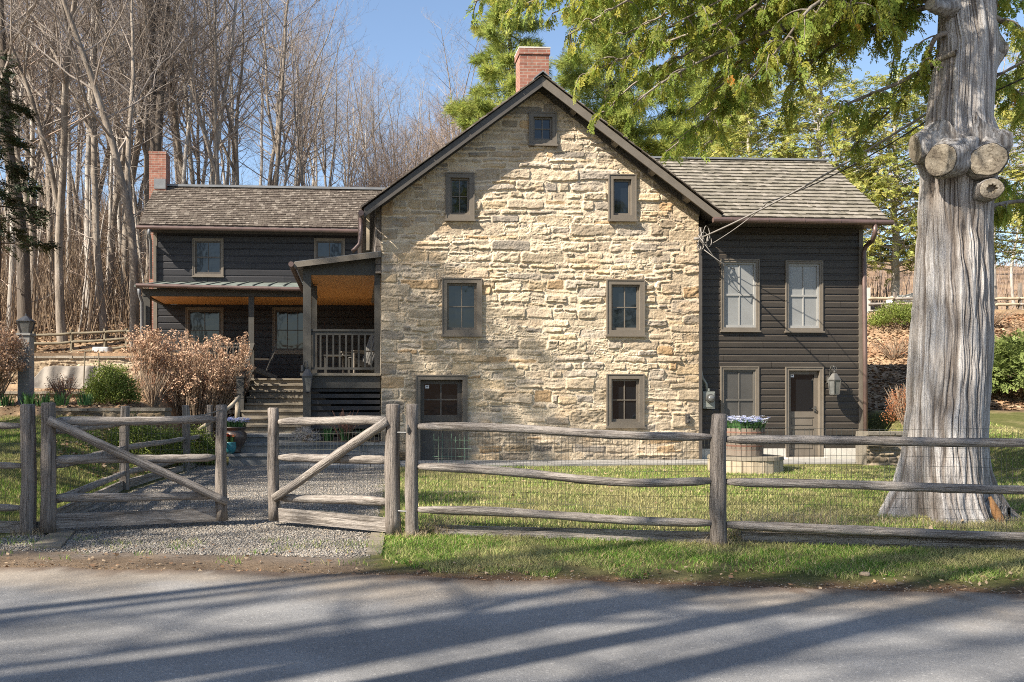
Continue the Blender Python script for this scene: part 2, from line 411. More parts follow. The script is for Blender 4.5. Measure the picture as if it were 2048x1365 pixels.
def axis(*segs):
    out = []
    for a, b, s in segs: out.append(np.arange(a, b, s))
    return np.concatenate(out)
gx = axis((-400, -60, 20), (-60, -16, 1.2), (-16, 18, .12), (18, 70, 1.2), (70, 401, 20))
gy = axis((-400, -40, 20), (-40, 2, 1.5), (2, 26, .12), (26, 40, .5), (40, 170, 2), (170, 401, 15))
GX, GY = np.meshgrid(gx, gy)
GZ = groundz(GX, GY)
n1 = fbm(GX * 1.3, GY * 1.3, 1); n2 = fbm(GX * 5, GY * 5, 2); n3 = fbm(GX * .35, GY * .35, 3)
def mixc(c, col, w): return c * (1 - w[..., None]) + np.array(col) * w[..., None]
col = np.ones(GX.shape + (3,)) * np.array((.085, .088, .030))
col = mixc(col, (.17, .145, .07), sstep(.42, .62, n1 * .6 + n2 * .4) * .75)
col = mixc(col, (.13, .09, .06), sstep(18, 24, -GY))
dist_edge = GY - road_edge(GX)
verge = (GX > -.35)
col = mixc(col, (.115, .072, .045), (1 - sstep(.12, .5, dist_edge + (n2 - .5) * .5)))
drive = sstep(-4.35, -4.1, GX + (n2 - .5) * .3) * (1 - sstep(-.45, -.2, GX + (n2 - .5) * .4)) * (1 - sstep(18.5, 18.9, GY))
col = mixc(col, (.150, .140, .130), drive)
apron = drive * (1 - sstep(.4, 1.4, dist_edge + (n2 - .5) * .9))
col = mixc(col, (.150, .108, .072), apron * .75)
ap2 = sstep(-12, -5.5, GX) * (1 - sstep(.15, .75, dist_edge + (n2 - .5) * .5)) * (GX < -.3)
col = mixc(col, (.150, .108, .072), ap2)
litter = np.maximum(sstep(24.5, 26.5, GY + (n1 - .5) * 3), (GX < -4.4) * sstep(18.0, 18.4, GY))
litter = np.maximum(litter, sstep(10.5, 11, GX) * sstep(21.5, 23.0, GY + (n1 - .5) * 2.0))
lc = np.ones(GX.shape + (3,)) * np.array((.20, .130, .080)); lc = mixc(lc, (.30, .21, .13), sstep(.35, .65, n2)); lc = mixc(lc, (.09, .062, .04), sstep(.55, .7, n1))
col = col * (1 - litter[..., None]) + lc * litter[..., None]
mossy = (GX < -7) * sstep(25.3, 25.6, GY) * (1 - sstep(30, 33, GY)) * .5
col = mixc(col, (.12, .11, .03), mossy)
fieldg = sstep(31.5, 33, GY) * (1 - sstep(37, 42, GY)) * sstep(12, 14, GX) * .5
col = mixc(col, (.13, .13, .05), fieldg)
ny, nx = GX.shape
I = np.arange(nx * ny).reshape(ny, nx)
Fq = np.stack([I[:-1, :-1], I[:-1, 1:], I[1:, 1:], I[1:, :-1]], -1).reshape(-1, 4)
M['ground'] = pmat('soil and turf', [(.75, .75, .75), (1.2, 1.2, 1.2)], 14, rough=1.0, bump=0.5, bscale=45, tint=True, spec=0.05, fine=(70, .3), bdist=.02)
kind(npmesh('ground', np.stack([GX, GY, GZ], -1).reshape(-1, 3), Fq, M['ground'], vtint=col.reshape(-1, 3), smooth=True), 'structure')

# road: one worn asphalt sheet, its far edge ragged, brown dust blown in from the verge
rx = axis((-300, -30, 20), (-30, -8, 1), (-8, 9, .06), (9, 40, 1), (40, 301, 20))
tt = np.concatenate([np.linspace(0, .6, 8), np.linspace(.62, 1, 60)])
RX, T = np.meshgrid(rx, tt)
E = road_edge(RX) + (fbm(RX * 2.2, RX * 0 + 3, 11) - .5) * .30 + (fbm(RX * 9, RX * 0 + 7, 12) - .5) * .12
RY = -12 + (E + 12) * T
d = E - RY
rc = np.ones(RX.shape + (3,)) * np.array((.172, .168, .164))
rn = fbm(RX * 1.1, RY * 1.1, 21); rn2 = fbm(RX * 7, RY * 7, 22)
rc = mixc(rc, (.215, .209, .202), sstep(.4, .65, rn))
for yt, wt_ in ((5.9, .35), (4.3, .35), (2.6, .35)):
    rc = mixc(rc, (.228, .223, .216), np.exp(-((RY - yt + .09 * RX + .15 * (rn - .5)) / wt_) ** 2) * .5)
rc = mixc(rc, (.12, .118, .115), sstep(.66, .74, fbm(RX * .9 + 40, RY * 1.6 + 9, 23)) * .5)
rc = mixc(rc, (.25, .21, .165), (1 - sstep(.1, 1.15, d + (rn - .5) * 1.1 + (rn2 - .5) * .5)) * .85)
rc = mixc(rc, (.120, .085, .060), (1 - sstep(.02, .30, d + (rn2 - .5) * .35)))
ny, nx = RX.shape
I = np.arange(nx * ny).reshape(ny, nx)
Fq = np.stack([I[:-1, :-1], I[:-1, 1:], I[1:, 1:], I[1:, :-1]], -1).reshape(-1, 4)
def roadmat():
    m = pmat('worn asphalt', [(.86, .86, .86), (1.1, 1.1, 1.1)], 2.0, rough=.9, bump=.55, bscale=130, tint=True, spec=.25, fine=(95, .20), bdist=.006)
    nt = m.node_tree; bs = nt.nodes['Principled BSDF']
    co = nt.nodes['Texture Coordinate'].outputs['Object']
    vo = nd(nt, 'ShaderNodeTexVoronoi', {'Vector': co, 'Scale': 75.0}, feature='F1')
    sp = ramp(nt, vo.outputs['Color'], [(.82, (1, 1, 1)), (.90, (1.4, 1.39, 1.36))])
    ins = bs.inputs['Base Color'].links[0].from_socket
    nt.links.new(mul(nt, ins, sp), bs.inputs['Base Color'])
    return m
kind(npmesh('road', np.stack([RX, RY, RX * 0 + .006], -1).reshape(-1, 3), Fq, roadmat(), vtint=rc.reshape(-1, 3), smooth=True), 'structure')

# ------------------------------------------------------------------ rubble masonry as a real relief
def rubble(W, H, res, seed, hmin=.10, hmax=.27, wmin=.16, wmax=.70, prot=.037, base=None, quoin=False):
    rng = np.random.default_rng(seed)
    nx, nz = int(W / res) + 1, int(H / res) + 1
    x = np.linspace(0, W, nx); z = np.linspace(0, H, nz)
    X, Z = np.meshgrid(x, z)
    wx = X + .05 * (fbm(X * 2.2, Z * 4, seed) - .5) + .035 * (fbm(X * 10, Z * 10, seed + 1) - .5)
    wz = Z + .13 * (fbm(X * 1.0, Z * 1.2, seed + 2) - .5) + .040 * (fbm(X * 8, Z * 10, seed + 3) - .5)
    h = prot * (.12 + .55 * sstep(.42, .62, fbm(X * 1.3, Z * 1.6, seed + 50)) ) * (.5 + fbm(X * 12, Z * 12, seed + 51)); h0 = h.copy(); c = np.ones(X.shape + (3,)) * np.array((.56, .49, .39))
    c *= (1 + (.25 * (fbm(X * 6, Z * 6, seed + 9) - .5)))[..., None]
    rough = fbm(X * 9, Z * 16, seed + 4, 5) - .5
    chip = np.abs(fbm(X * 5, Z * 13, seed + 6, 4) - .5)
    pal = [(.43, .370, .285), (.39, .335, .265), (.45, .37, .262), (.34, .305, .26), (.47, .41, .32), (.42, .31, .195), (.29, .265, .235), (.41, .355, .28)]
    wt = np.array([5, 5, 4, 3, 4, 1.5, 1.4, 5]); wt /= wt.sum()
    rects = []
    z0 = -.1
    while z0 < H + .1:
        ch = rng.uniform(hmin, hmax)
        x0 = -rng.uniform(0, .4)
        while x0 < W + .1:
            w = rng.uniform(wmin, wmax) * (0.6 + ch / hmax)
            r = rng.random()
            if r < .20 and ch > .14:
                s = rng.uniform(.35, .65)
                m_ = rng.uniform(.35, .65)
                rects.append((x0, x0 + w, z0, z0 + ch * s))
                if rng.random() < .5: rects.append((x0, x0 + w, z0 + ch * s, z0 + ch))
                else: rects += [(x0, x0 + w * m_, z0 + ch * s, z0 + ch), (x0 + w * m_, x0 + w, z0 + ch * s, z0 + ch)]
            elif r < .25 and ch > .18:
                rects += [(x0, x0 + w, z0, z0 + ch / 3), (x0, x0 + w, z0 + ch / 3, z0 + ch * .66), (x0, x0 + w, z0 + ch * .66, z0 + ch)]
            else: rects.append((x0, x0 + w, z0, z0 + ch))
            x0 += w
        z0 += ch
    if quoin:
        z0 = 0; fl = 0
        while z0 < H:
            ch = rng.uniform(.2, .36); w1, w2 = (.62, .34) if fl else (.34, .62); w1 *= rng.uniform(.8, 1.2); w2 *= rng.uniform(.8, 1.2)
            rects += [(-.05, w1, z0, z0 + ch), (W - w2, W + .05, z0, z0 + ch)]; z0 += ch; fl = 1 - fl
        for _ in range(46):
            w1, ch = rng.uniform(.4, .85), rng.uniform(.16, .30); x1, z1 = rng.uniform(0, W), rng.uniform(0, H); rects.append((x1, x1 + w1, z1, z1 + ch))
    pad = .18
    for a, b, e, f in rects:
        i0, i1 = max(0, int((a - pad) / res)), min(nx, int((b + pad) / res) + 2)
        j0, j1 = max(0, int((e - pad) / res)), min(nz, int((f + pad) / res) + 2)
        if i1 <= i0 or j1 <= j0: continue
        xs = wx[j0:j1, i0:i1]; zs = wz[j0:j1, i0:i1]
        dx = np.minimum(xs - a, b - xs); dz = np.minimum(zs - e, f - zs)
        mlo = rng.uniform(.004, .026); rr = rng.uniform(.03, .08)
        dd = np.where((dx < rr) & (dz < rr), rr - np.sqrt(np.clip(rr - dx, 0, None) ** 2 + np.clip(rr - dz, 0, None) ** 2), np.minimum(dx, dz))
        mask = dd > mlo
        e_ = sstep(mlo, mlo + rng.uniform(.010, .036), dd)
        pr = prot * rng.uniform(.15, 1.0)
        tx, tz = rng.uniform(-.06, .06), rng.uniform(-.13, .11)
        hs = e_ * (pr + tx * (xs - (a + b) / 2) + tz * (zs - (e + f) / 2) + rough[j0:j1, i0:i1] * prot * rng.uniform(.4, 1.7) + chip[j0:j1, i0:i1] * prot * rng.uniform(-.8, 1.5))
        k = rng.choice(len(pal), p=wt)
        cc = np.array(pal[k]) * rng.uniform(.74, 1.20)
        if quoin: h0s = h[j0:j1, i0:i1]; h[j0:j1, i0:i1] = np.where((dd > 0) & ~mask, np.minimum(h0s, .3 * prot), h0s); c[j0:j1, i0:i1] = np.where(((dd > 0) & ~mask)[..., None], np.array((.56, .49, .39)), c[j0:j1, i0:i1])
        h[j0:j1, i0:i1] = np.where(mask, np.maximum(hs, h0[j0:j1, i0:i1] * (1 - e_)), h[j0:j1, i0:i1])
        w_ = (sstep(mlo, mlo + .012, dd) * mask)[..., None]
        c[j0:j1, i0:i1] = c[j0:j1, i0:i1] * (1 - w_) + cc * w_
    c *= np.array((1.10, 1.04, .955)); st_ = sstep(.52, .72, fbm(X * .55, Z * .35, seed + 33) + .12 * (fbm(X * 5, Z * 2, seed + 34) - .5))[..., None]; c = c * (1 - st_ * np.array((.22, .25, .28))); c *= (1 + .35 * (fbm(X * 14, Z * 14, seed + 30) - .5))[..., None]
    rust = sstep(.60, .75, fbm(X * 1.7, Z * 2.6, seed + 31))[..., None]
    c = c * (1 - rust * .45) + np.array((.50, .36, .22)) * rust * .45
    h += .010 * (fbm(X * 30, Z * 30, seed + 40, 2) - .5) + .03 * (fbm(X * .7, Z * .7, seed + 41) - .5)
    return X, Z, h, c
def relief(name, parent, x0, z0, W, H, yf, res, seed, m, keep=None, tintmul=None, **kw):
    """rubble face in the xz plane, facing -y"""
    X, Z, h, c = rubble(W, H, res, seed, **kw)
    V = np.stack([X + x0, yf - h, Z + z0], -1).reshape(-1, 3)
    nz, nx = X.shape
    I = np.arange(nx * nz).reshape(nz, nx)
    Fq = np.stack([I[:-1, :-1], I[:-1, 1:], I[1:, 1:], I[1:, :-1]], -1).reshape(-1, 4)
    if keep is not None:
        cx = (X[:-1, :-1] + X[1:, 1:]) / 2 + x0; cz = (Z[:-1, :-1] + Z[1:, 1:]) / 2 + z0
        Fq = Fq[keep(cx, cz).ravel()]
    if tintmul is not None: c = c * tintmul(X + x0, Z + z0)[..., None]
    return npmesh(name, V, Fq, m, parent, vtint=c.reshape(-1, 3), smooth=True)

# ------------------------------------------------------------------ joinery
def ring(mb, x0, x1, z0, z1, w, y0, y1, wb=None):
    wb = wb or w
    mb.box(x0, x0 + w, y0, y1, z0, z1); mb.box(x1 - w, x1, y0, y1, z0, z1)
    mb.box(x0 + w, x1 - w, y0, y1, z1 - w, z1); mb.box(x0 + w, x1 - w, y0, y1, z0, z0 + wb)
def window(parent, px0, px1, py0, py1, yf, m, cw=.085, sw=.05, cols=2, rows=2, pane='glass', deep=.06, proud=.05, sashm=None, label=None, mid=False, xz=None):
    if xz: x0, x1, z0, z1 = xz
    else:
        x0, z1 = hl(px0, py0, yf - proud); x1, z0 = hl(px1, py1, yf - proud)
    b = MB()
    ring(b, x0, x1, z0, z1, cw, yf - proud, yf + deep + .06)
    ring(b, x0, x1, z0, z1, .026, yf - proud - .014, yf - proud - .0005)
    b.box(x0 - .02, x1 + .02, yf - proud - .045, yf - proud + .02, z0 - .035, z0 - .0005)
    w = b.build('window', M[m], parent)
    if label: w['label'] = label
    s = MB(); a0, a1, c0, c1 = x0 + cw, x1 - cw, z0 + cw, z1 - cw
    ring(s, a0, a1, c0, c1, sw, yf + deep - .035, yf + deep + .03, sw * 1.25)
    for i in range(1, cols):
        xm = a0 + sw + (a1 - a0 - 2 * sw) * i / cols
        s.box(xm - .011, xm + .011, yf + deep - .022, yf + deep + .012, c0 + sw, c1 - sw)
    for j in range(1, rows):
        zm = c0 + sw * 1.25 + (c1 - c0 - 2.25 * sw) * j / rows
        t = .022 if mid else .011
        s.box(a0 + sw, a1 - sw, yf + deep - .028, yf + deep + .011, zm - t, zm + t)
    s.build('sash', M[sashm or m], w)
    MB().box(a0 + sw * .5, a1 - sw * .5, yf + deep - .004, yf + deep + .004, c0 + sw * .5, c1 - sw * .5).build('pane', M[pane], w)
    return x0, x1, z0, z1
def siding(name, parent, x0, x1, z0, z1, y, openings, m, ex=.155, top=None, seed=0):
    """horizontal boards, each with a bevelled top edge, cut round the openings (x0, x1, z0, z1)"""
    b = MB(); rng = random.Random(seed)
    z = z0
    while z < z1 - .01:
        o = rng.uniform(-.002, .002)
        prof = [(z, y - .003), (z + .001, y - .020 + o), (z + ex - .052, y - .021 + o), (z + ex - .030, y - .005), (z + ex, y - .002)]
        jx = []; xx = x0 + rng.uniform(.6, 3.2)
        while xx < x1: jx.append(xx); xx += rng.uniform(2.0, 3.8)
        tseg = [rng.uniform(.92, 1.10) for _ in range(len(jx) + 1)]
        for pi, ((za, ya), (zb, yb)) in enumerate(zip(prof[:-1], prof[1:])):
            zb_ = min(zb, z1)
            if zb_ <= za: continue
            cuts = sorted({za, zb_} | {q for o_ in openings for q in o_[2:] if za < q < zb_})
            for c0, c1 in zip(cuts[:-1], cuts[1:]):
                zm = (c0 + c1) / 2
                iv = [(x0, x1)]
                for ox0, ox1, oz0, oz1 in openings:
                    if oz0 < zm < oz1:
                        nv = []
                        for a, e in iv:
                            if ox0 > a: nv.append((a, min(e, ox0)))
                            if ox1 < e: nv.append((max(a, ox1), e))
                        iv = [q for q in nv if q[1] - q[0] > 1e-3]
                f = lambda q: ya + (yb - ya) * (q - za) / max(1e-6, zb - za)
                sv = []
                for a, e in iv:
                    ed = [a] + [q for q in jx if a < q < e] + [e]
                    for a2, e2 in zip(ed[:-1], ed[1:]): sv.append((a2 + (.003 if a2 in jx else 0), e2 - (.003 if e2 in jx else 0), tseg[sum(1 for q in jx if q <= a2 + 1e-6)]))
                for a, e, tb in sv:
                    tv = (tb * 1.5,) * 3 if pi == 2 else (tb,) * 3  # lighter tint paints the sun caught on the bevel
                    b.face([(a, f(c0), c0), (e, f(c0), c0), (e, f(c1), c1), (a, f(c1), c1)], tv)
        z += ex
    return b.build(name, M[m], parent)
def shingles(name, parent, eL, eR, rL, rR, n, wavg, cols, seed, m='shingle', thick=.022, wob=.25):
    """courses of split shingles on the slope between the eave corners and the ridge corners"""
    eL, eR, rL, rR = map(Vector, (eL, eR, rL, rR))
    rng = random.Random(seed)
    nrm = (eR - eL).cross(rL - eL).normalized()
    b = MB(); up = ((rL + rR) / 2 - (eL + eR) / 2); L = up.length; dt = 1.0 / n
    for i in range(n):
        t = i * dt
        A, B = eL.lerp(rL, t), eR.lerp(rR, t)
        Wd = (B - A).length; s = -rng.uniform(0, wavg) / Wd
        while s < 1:
            w = wavg * rng.uniform(.55, 1.5) / Wd
            s0, s1 = max(0, s + .003 / Wd), min(1, s + w - .003 / Wd)
            s += w
            if s1 - s0 < .02 / Wd: continue
            tb = t + rng.uniform(-wob, wob) * dt * .35
            tt_ = min(1.0, t + 1.85 * dt)
            k = thick * rng.uniform(.88, 1.2)
            P0 = eL.lerp(rL, tb).lerp(eR.lerp(rR, tb), s0); P1 = eL.lerp(rL, tb).lerp(eR.lerp(rR, tb), s1)
            Q0 = eL.lerp(rL, tt_).lerp(eR.lerp(rR, tt_), s0); Q1 = eL.lerp(rL, tt_).lerp(eR.lerp(rR, tt_), s1)
            tl = rng.uniform(-.004, .004)
            c = rng.choice(cols); g = rng.uniform(.88, 1.12); c = tuple(q * g for q in c)
            lo0, lo1 = P0 + nrm * .004, P1 + nrm * .004
            h0, h1 = P0 + nrm * (k + .012 + tl), P1 + nrm * (k + .012 - tl)
            u0, u1 = Q0 + nrm * .006, Q1 + nrm * .006
            b.face([lo0, lo1, h1, h0], c); b.face([h0, h1, u1, u0], c)
            b.face([lo0, h0, u0], c); b.face([lo1, u1, h1], c)
    return b.build(name, M[m], parent, tinted=True)

GREYS = [(.20, .178, .142), (.225, .20, .162), (.185, .165, .13), (.25, .222, .182), (.21, .188, .15), (.172, .154, .12)]
BROWNS = [(.105, .086, .070), (.13, .108, .088), (.085, .068, .055), (.185, .158, .13), (.10, .082, .066), (.12, .10, .08)]

# ------------------------------------------------------------------ the stone house
sh = thing('stone_house', 'tan rubble stone house with steep gable, brown framed windows and brick chimney', 'house', HO, TH)
YF = 0.0
wallL, wallR = hx(763, YF), hx(1397, YF)
OV = -.445
eLx, eLz = hl(728, 416, OV); apx, apz = hl(1085, 152, OV); eRx, eRz = hl(1443, 430, OV)
def roof_top(x):
    x = np.asarray(x, float)
    return np.where(x < apx, eLz + (apz - eLz) * (x - eLx) / (apx - eLx), apz + (eRz - apz) * (x - apx) / (eRx - apx))
sw_spec = [  # px0, px1, py0, py1, casing, sash, cols, rows, label
    (1058, 1114, 224, 290, .105, .04, 2, 2, 'small square window high under the gable peak'),
    (891, 949, 345, 440, .115, .045, 2, 2, None),
    (1217, 1273, 348, 441, .115, .045, 1, 1, 'narrow gable window with one dark pane'),
    (884, 964, 556, 671, .115, .05, 2, 2, None),
    (1213, 1290, 559, 671, .115, .05, 2, 2, None),
    (1213, 1289, 748, 854, .115, .05, 2, 2, None)]
holes = []
for a, b_, c_, d_, cw, swd, nc, nr, lab in sw_spec:
    holes.append(window(sh, a, b_, c_, d_, YF, 'trim', cw, swd, nc, nr, deep=.05, proud=.055, label=lab))
dx0, dz1 = hl(831, 750, YF - .055); dx1 = hx(935, YF - .055); dz0 = .10
holes.append((dx0, dx1, dz0 - .2, dz1))
def keepwall(cx, cz):
    k = (cz < roof_top(cx) - .10)
    for a, b_, c_, d_ in holes:
        k &= ~((cx > a + .03) & (cx < b_ - .03) & (cz > c_ + .03) & (cz < d_ - .03))
    return k
def foot_tone(x, z): return 1 - .25 * (1 - sstep(.1, 1.3, z + (fbm(x * 1.5, z * 1.5, 77) - .5) * .8))  # stone colour gets darker towards the foot of the wall
Wh = float(apz) + .05
relief('stone_wall', sh, wallL, -.25, wallR - wallL, Wh + .25, YF, .0125, 5, M['stone'], keepwall, foot_tone, quoin=True)
# solid core behind the facing: side and back walls under the eaves
core = MB(); yb = 7.5
for (xa, xb) in ((wallL + .005, wallL + .3), (wallR - .3, wallR - .005)):
    core.box(xa, xb, .03, yb, -.25, float(min(roof_top(xa), roof_top(xb))) - .12, (.46, .40, .31))
core.prism([(wallL + .3, -.25), (wallR - .3, -.25), (wallR - .3, float(roof_top(wallR - .3)) - .12), (apx, apz - .12), (wallL + .3, float(roof_top(wallL + .3)) - .12)], yb - .3, yb, (.46, .40, .31))
core.build('side_wall', M['stone'], sh, tinted=True)
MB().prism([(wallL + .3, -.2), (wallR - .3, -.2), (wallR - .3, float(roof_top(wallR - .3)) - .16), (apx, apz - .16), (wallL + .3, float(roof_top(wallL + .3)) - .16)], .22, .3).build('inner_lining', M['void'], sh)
# plinth boulders at the foot of the right corner
# door
dr = MB()
ring(dr, dx0, dx1, dz0, dz1, .11, -.055, .16, .02)
ring(dr, dx0, dx1, dz0, dz1, .028, -.07, -.0555, .02)
doorp = dr.build('door', M['trim'], sh)
b = MB(); lx0, lx1, lz1 = dx0 + .11, dx1 - .11, dz1 - .11
ring(b, lx0, lx1, dz0 + .02, lz1, .10, .11, .155, .2)
zmid = dz0 + .98
b.box(lx0 + .1, lx1 - .1, .11, .155, zmid - .07, zmid + .07)
b.box(lx0 + .1, lx1 - .1, .125, .145, dz0 + .22, zmid - .07)
b.box((lx0 + lx1) / 2 - .035, (lx0 + lx1) / 2 + .035, .108, .15, dz0 + .22, zmid - .07)
zg0, zg1 = zmid + .07, lz1 - .10
b.box((lx0 + lx1) / 2 - .016, (lx0 + lx1) / 2 + .016, .105, .15, zg0, zg1)
b.box(lx0 + .1, lx1 - .1, .107, .149, (zg0 + zg1) / 2 - .016, (zg0 + zg1) / 2 + .016)
b.build('door_leaf', M['trim_dark'], doorp)
MB().box(lx0 + .09, lx1 - .09, .128, .136, zg0 - .01, zg1 + .01).build('pane', M['glass'], doorp)
def sticker(parent, xc, zc, y, s=.085):
    st = MB().box(xc - s / 2, xc + s / 2, y - .004, y, zc - s * .4, zc + s * .4).build('sticker', M['white_plastic'], parent)
    p = MB(); h = s * .24
    p.face([(xc - h, y - .0055, zc + h * .45), (xc - h * .6, y - .0055, zc - h * .1), (xc, y - .0055, zc - h * .75), (xc + h * .6, y - .0055, zc - h * .1), (xc + h, y - .0055, zc + h * .45), (xc + h * .5, y - .0055, zc + h * .7), (xc, y - .0055, zc + h * .45), (xc - h * .5, y - .0055, zc + h * .7)])
    p.build('sticker_print', M['print_dark'], parent)
sticker(doorp, lx0 + .165, hz(849, 774, .1), .1265, .09)
# roof
TV = .07
deck = MB()
deck.prism([(eLx, eLz), (apx, apz), (apx, apz - TV), (eLx, eLz - TV)], OV + .03, 7.9)
deck.prism([(apx, apz), (eRx, eRz), (eRx, eRz - TV), (apx, apz - TV)], OV + .03, 7.9)
roof = deck.build('roof', M['trim_dark'], sh)
bl = MB(); bl.prism([(eLx, eLz - .01), (apx, apz - .01), (apx, apz - .23), (eLx, eLz - .21)], OV, OV + .0295)
bl.build('barge_board', M['trim_dark'], roof)  # dark trim puts the shade on the left rake into its colour
br_ = MB(); br_.prism([(apx + .0005, apz - .01), (eRx, eRz - .01), (eRx, eRz - .2), (apx + .0005, apz - .225)], OV, OV + .0295)
br_.build('barge_board', M['trim'], roof)  # lighter trim puts the sun on the right rake into its colour
for px in (1148, 1232, 1306, 1376):
    xk = hx(px, -.3); zk = float(roof_top(xk)) - TV
    sl_ = (eRz - apz) / (eRx - apx)
    MB().prism([(xk - .05, zk - .05 * sl_ - .0), (xk + .05, zk + .05 * sl_), (xk + .05, zk + .05 * sl_ - .1), (xk - .05, zk - .05 * sl_ - .1)], OV + .031, .1).build('lookout', M['trim'], roof)  # lighter trim again, painted as the sunny side
for px in (800, 880, 960, 1030):
    xk = hx(px, -.3); zk = float(roof_top(xk)) - TV
    sl_ = (apz - eLz) / (apx - eLx)
    MB().prism([(xk - .05, zk - .05 * sl_), (xk + .05, zk + .05 * sl_), (xk + .05, zk + .05 * sl_ - .1), (xk - .05, zk - .05 * sl_ - .1)], OV + .031, .1).build('lookout', M['trim_dark'], roof)  # dark trim again, painted as the shaded side
# frieze board against the stone under the soffit
fz = MB()
for x0, x1 in ((wallL, apx), (apx, wallR)):
    za, zb = float(roof_top(x0)) - TV, float(roof_top(x1)) - TV
    fz.prism([(x0, za - .001), (x1, zb - .001), (x1, zb - .13), (x0, za - .13)], -.085, -.02)
fz.build('frieze_board', M['trim_dark'], roof)
shingles('shingles', roof, (eLx - .04, 7.9, eLz + .003), (eLx - .04, OV - .05, eLz + .003), (apx, 7.9, apz + .003), (apx, OV - .05, apz + .003), 26, .14, BROWNS, 11, wob=.5, thick=.03)
shingles('shingles', roof, (eRx + .04, OV - .05, eRz + .003), (eRx + .04, 7.9, eRz + .003), (apx, OV - .05, apz + .003), (apx, 7.9, apz + .003), 26, .14, BROWNS, 12, wob=.5, thick=.03)
rc_ = MB(); rc_.prism([(apx - .2, apz - .09), (apx, apz + .075), (apx + .2, apz - .09), (apx + .2, apz - .06), (apx, apz + .105), (apx - .2, apz - .06)], OV - .06, 7.92)
rc_.build('ridge_cap', M['lead'], roof)
# brick chimney astride the ridge
cy = .95
cx0, ct = hl(1040, 97, cy); cx1 = hx(1098, cy)
ch = MB().box(cx0, cx1, cy, cy + .55, apz - .9, ct - .14)
ch.box(cx0 - .025, cx1 + .025, cy - .025, cy + .575, ct - .1395, ct)
chim = ch.build('chimney', M['brick'], sh)
MB().box(cx0 - .03, cx1 + .03, cy - .03, cy + .58, ct + .0005, ct + .035).build('chimney_cap', M['concrete'], chim)
fl = MB(); fl.prism([(cx0 - .03, apz - .25), (cx1 + .03, apz - .2), (cx1 + .03, apz + .12), (cx0 - .03, apz - .02)], cy - .012, cy - .001); fl.build('flashing', M['lead'], chim)
# boarded left side wall under the eave, with rafter tails; left gutter and its bent pipe
sdw = MB()
zt = hz(745, 430, .5)
for k in range(9):
    sdw.box(wallL - .13 - .004 * (k % 2), wallL - .005, .06, 6, 4.35 + k * .2, 4.35 + k * .2 + .19)
sdw.build('eave_wall', M['fence_wood'], sh)
MB().box(wallL - .34, wallL - .27, .03, .1, hz(740, 500, 0), hz(740, 428, 0)).build('corner_trim', M['pale_wood'], sh)
g = MB(); gxl, gzl = hl(722, 430, -.3)
g.tube([(gxl, -.5, gzl), (gxl, 5.0, gzl - .02)], .065, 10)
gut = g.build('gutter', M['copper'], sh, smooth=False)
q = [hl(*p) for p in ((722, 436, -.35), (722, 470, -.35), (719, 488, -.35), (710, 498, -.35), (704, 503, -.35))]
MB().tube([(x, -.33, z) for x, z in q], .045, 10).build('downspout', M['copper'], sh, smooth=True)
# corner conduit strip between stone and siding
MB().box(wallR + .0, wallR + .075, -.03, .25, .1, eRz - .2).build('corner_board', M['trim_dark'], sh)

# ------------------------------------------------------------------ right wing
rw = thing('clapboard_wing', 'black brown clapboard wing with two tall windows and a panelled door beside the stone house', 'house', HO, TH)
YW = .25
wx0, wx1 = wallR + .03, hx(1724, YW)
zb0 = hz(1600, 897, YW); ztop = hz(1600, 452, YW) + .12
rwin = []
for i, (a, b_, c_, d_) in enumerate(((1442, 1519, 518, 662), (1571, 1646, 521, 663))):
    rwin.append(window(rw, a, b_, c_, d_, YW, 'trim', .075, .045, 2, 2, pane='screen', deep=.03, proud=.035, mid=True, sashm='screened_sash'))
rwin.append(window(rw, 1441, 1518, 733, 868, YW, 'trim', .075, .045, 2, 2, pane='screen_dark', deep=.03, proud=.035, mid=True, sashm='screened_sash_dark', label='ground floor window with a dark insect screen'))
ex0, ez1 = hl(1571, 734, YW - .035); ex1, ez0 = hl(1647, 915, YW - .035)
ops = [(a + .03, b_ - .03, c_ + .03, d_ - .03) for a, b_, c_, d_ in rwin] + [(ex0 + .03, ex1 - .03, ez0 - .1, ez1 - .03)]
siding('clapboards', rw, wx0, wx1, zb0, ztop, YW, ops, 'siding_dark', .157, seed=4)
bk = MB(); bk.box(wx0, wx1 - .02, YW + .2, YW + .25, 0, ztop); bk.box(wx1 - .06, wx1 - .004, YW + .02, 5.2, 0, ztop); bk.box(wx0, wx1 - .06, 5.1, 5.2, 0, ztop)
bk.build('side_wall', M['siding_dark'], rw)
for xa, xb in ((wx0, ex0 + .02), (ex1 - .02, wx1 + .015)):
    MB().box(xa, xb, YW - .045, YW + .19, -.1, zb0 - .002).build('foundation', M['concrete'], rw)
MB().box(ex0 - .05, ex1 + .05, YW - .25, YW + .19, -.1, ez0 - .002).build('door_step', M['concrete'], rw)
MB().box(wx1 - .09, wx1 + .012, YW - .035, YW + .019, zb0, ztop).build('corner_board', M['trim'], rw)
dm = MB(); ring(dm, ex0, ex1, ez0, ez1, .085, YW - .035, YW + .16, .015); ring(dm, ex0, ex1, ez0, ez1, .024, YW - .049, YW - .0355, .015)
door2 = dm.build('door', M['trim'], rw)
b = MB(); lx0, lx1, lz1, lz0 = ex0 + .085, ex1 - .085, ez1 - .085, ez0 + .015
yd = YW + .06
ring(b, lx0, lx1, lz0, lz1, .09, yd, yd + .045, .16)
zg0 = hz(1600, 826, yd)
hh = (zg0 - .04 - lz0 - .16)
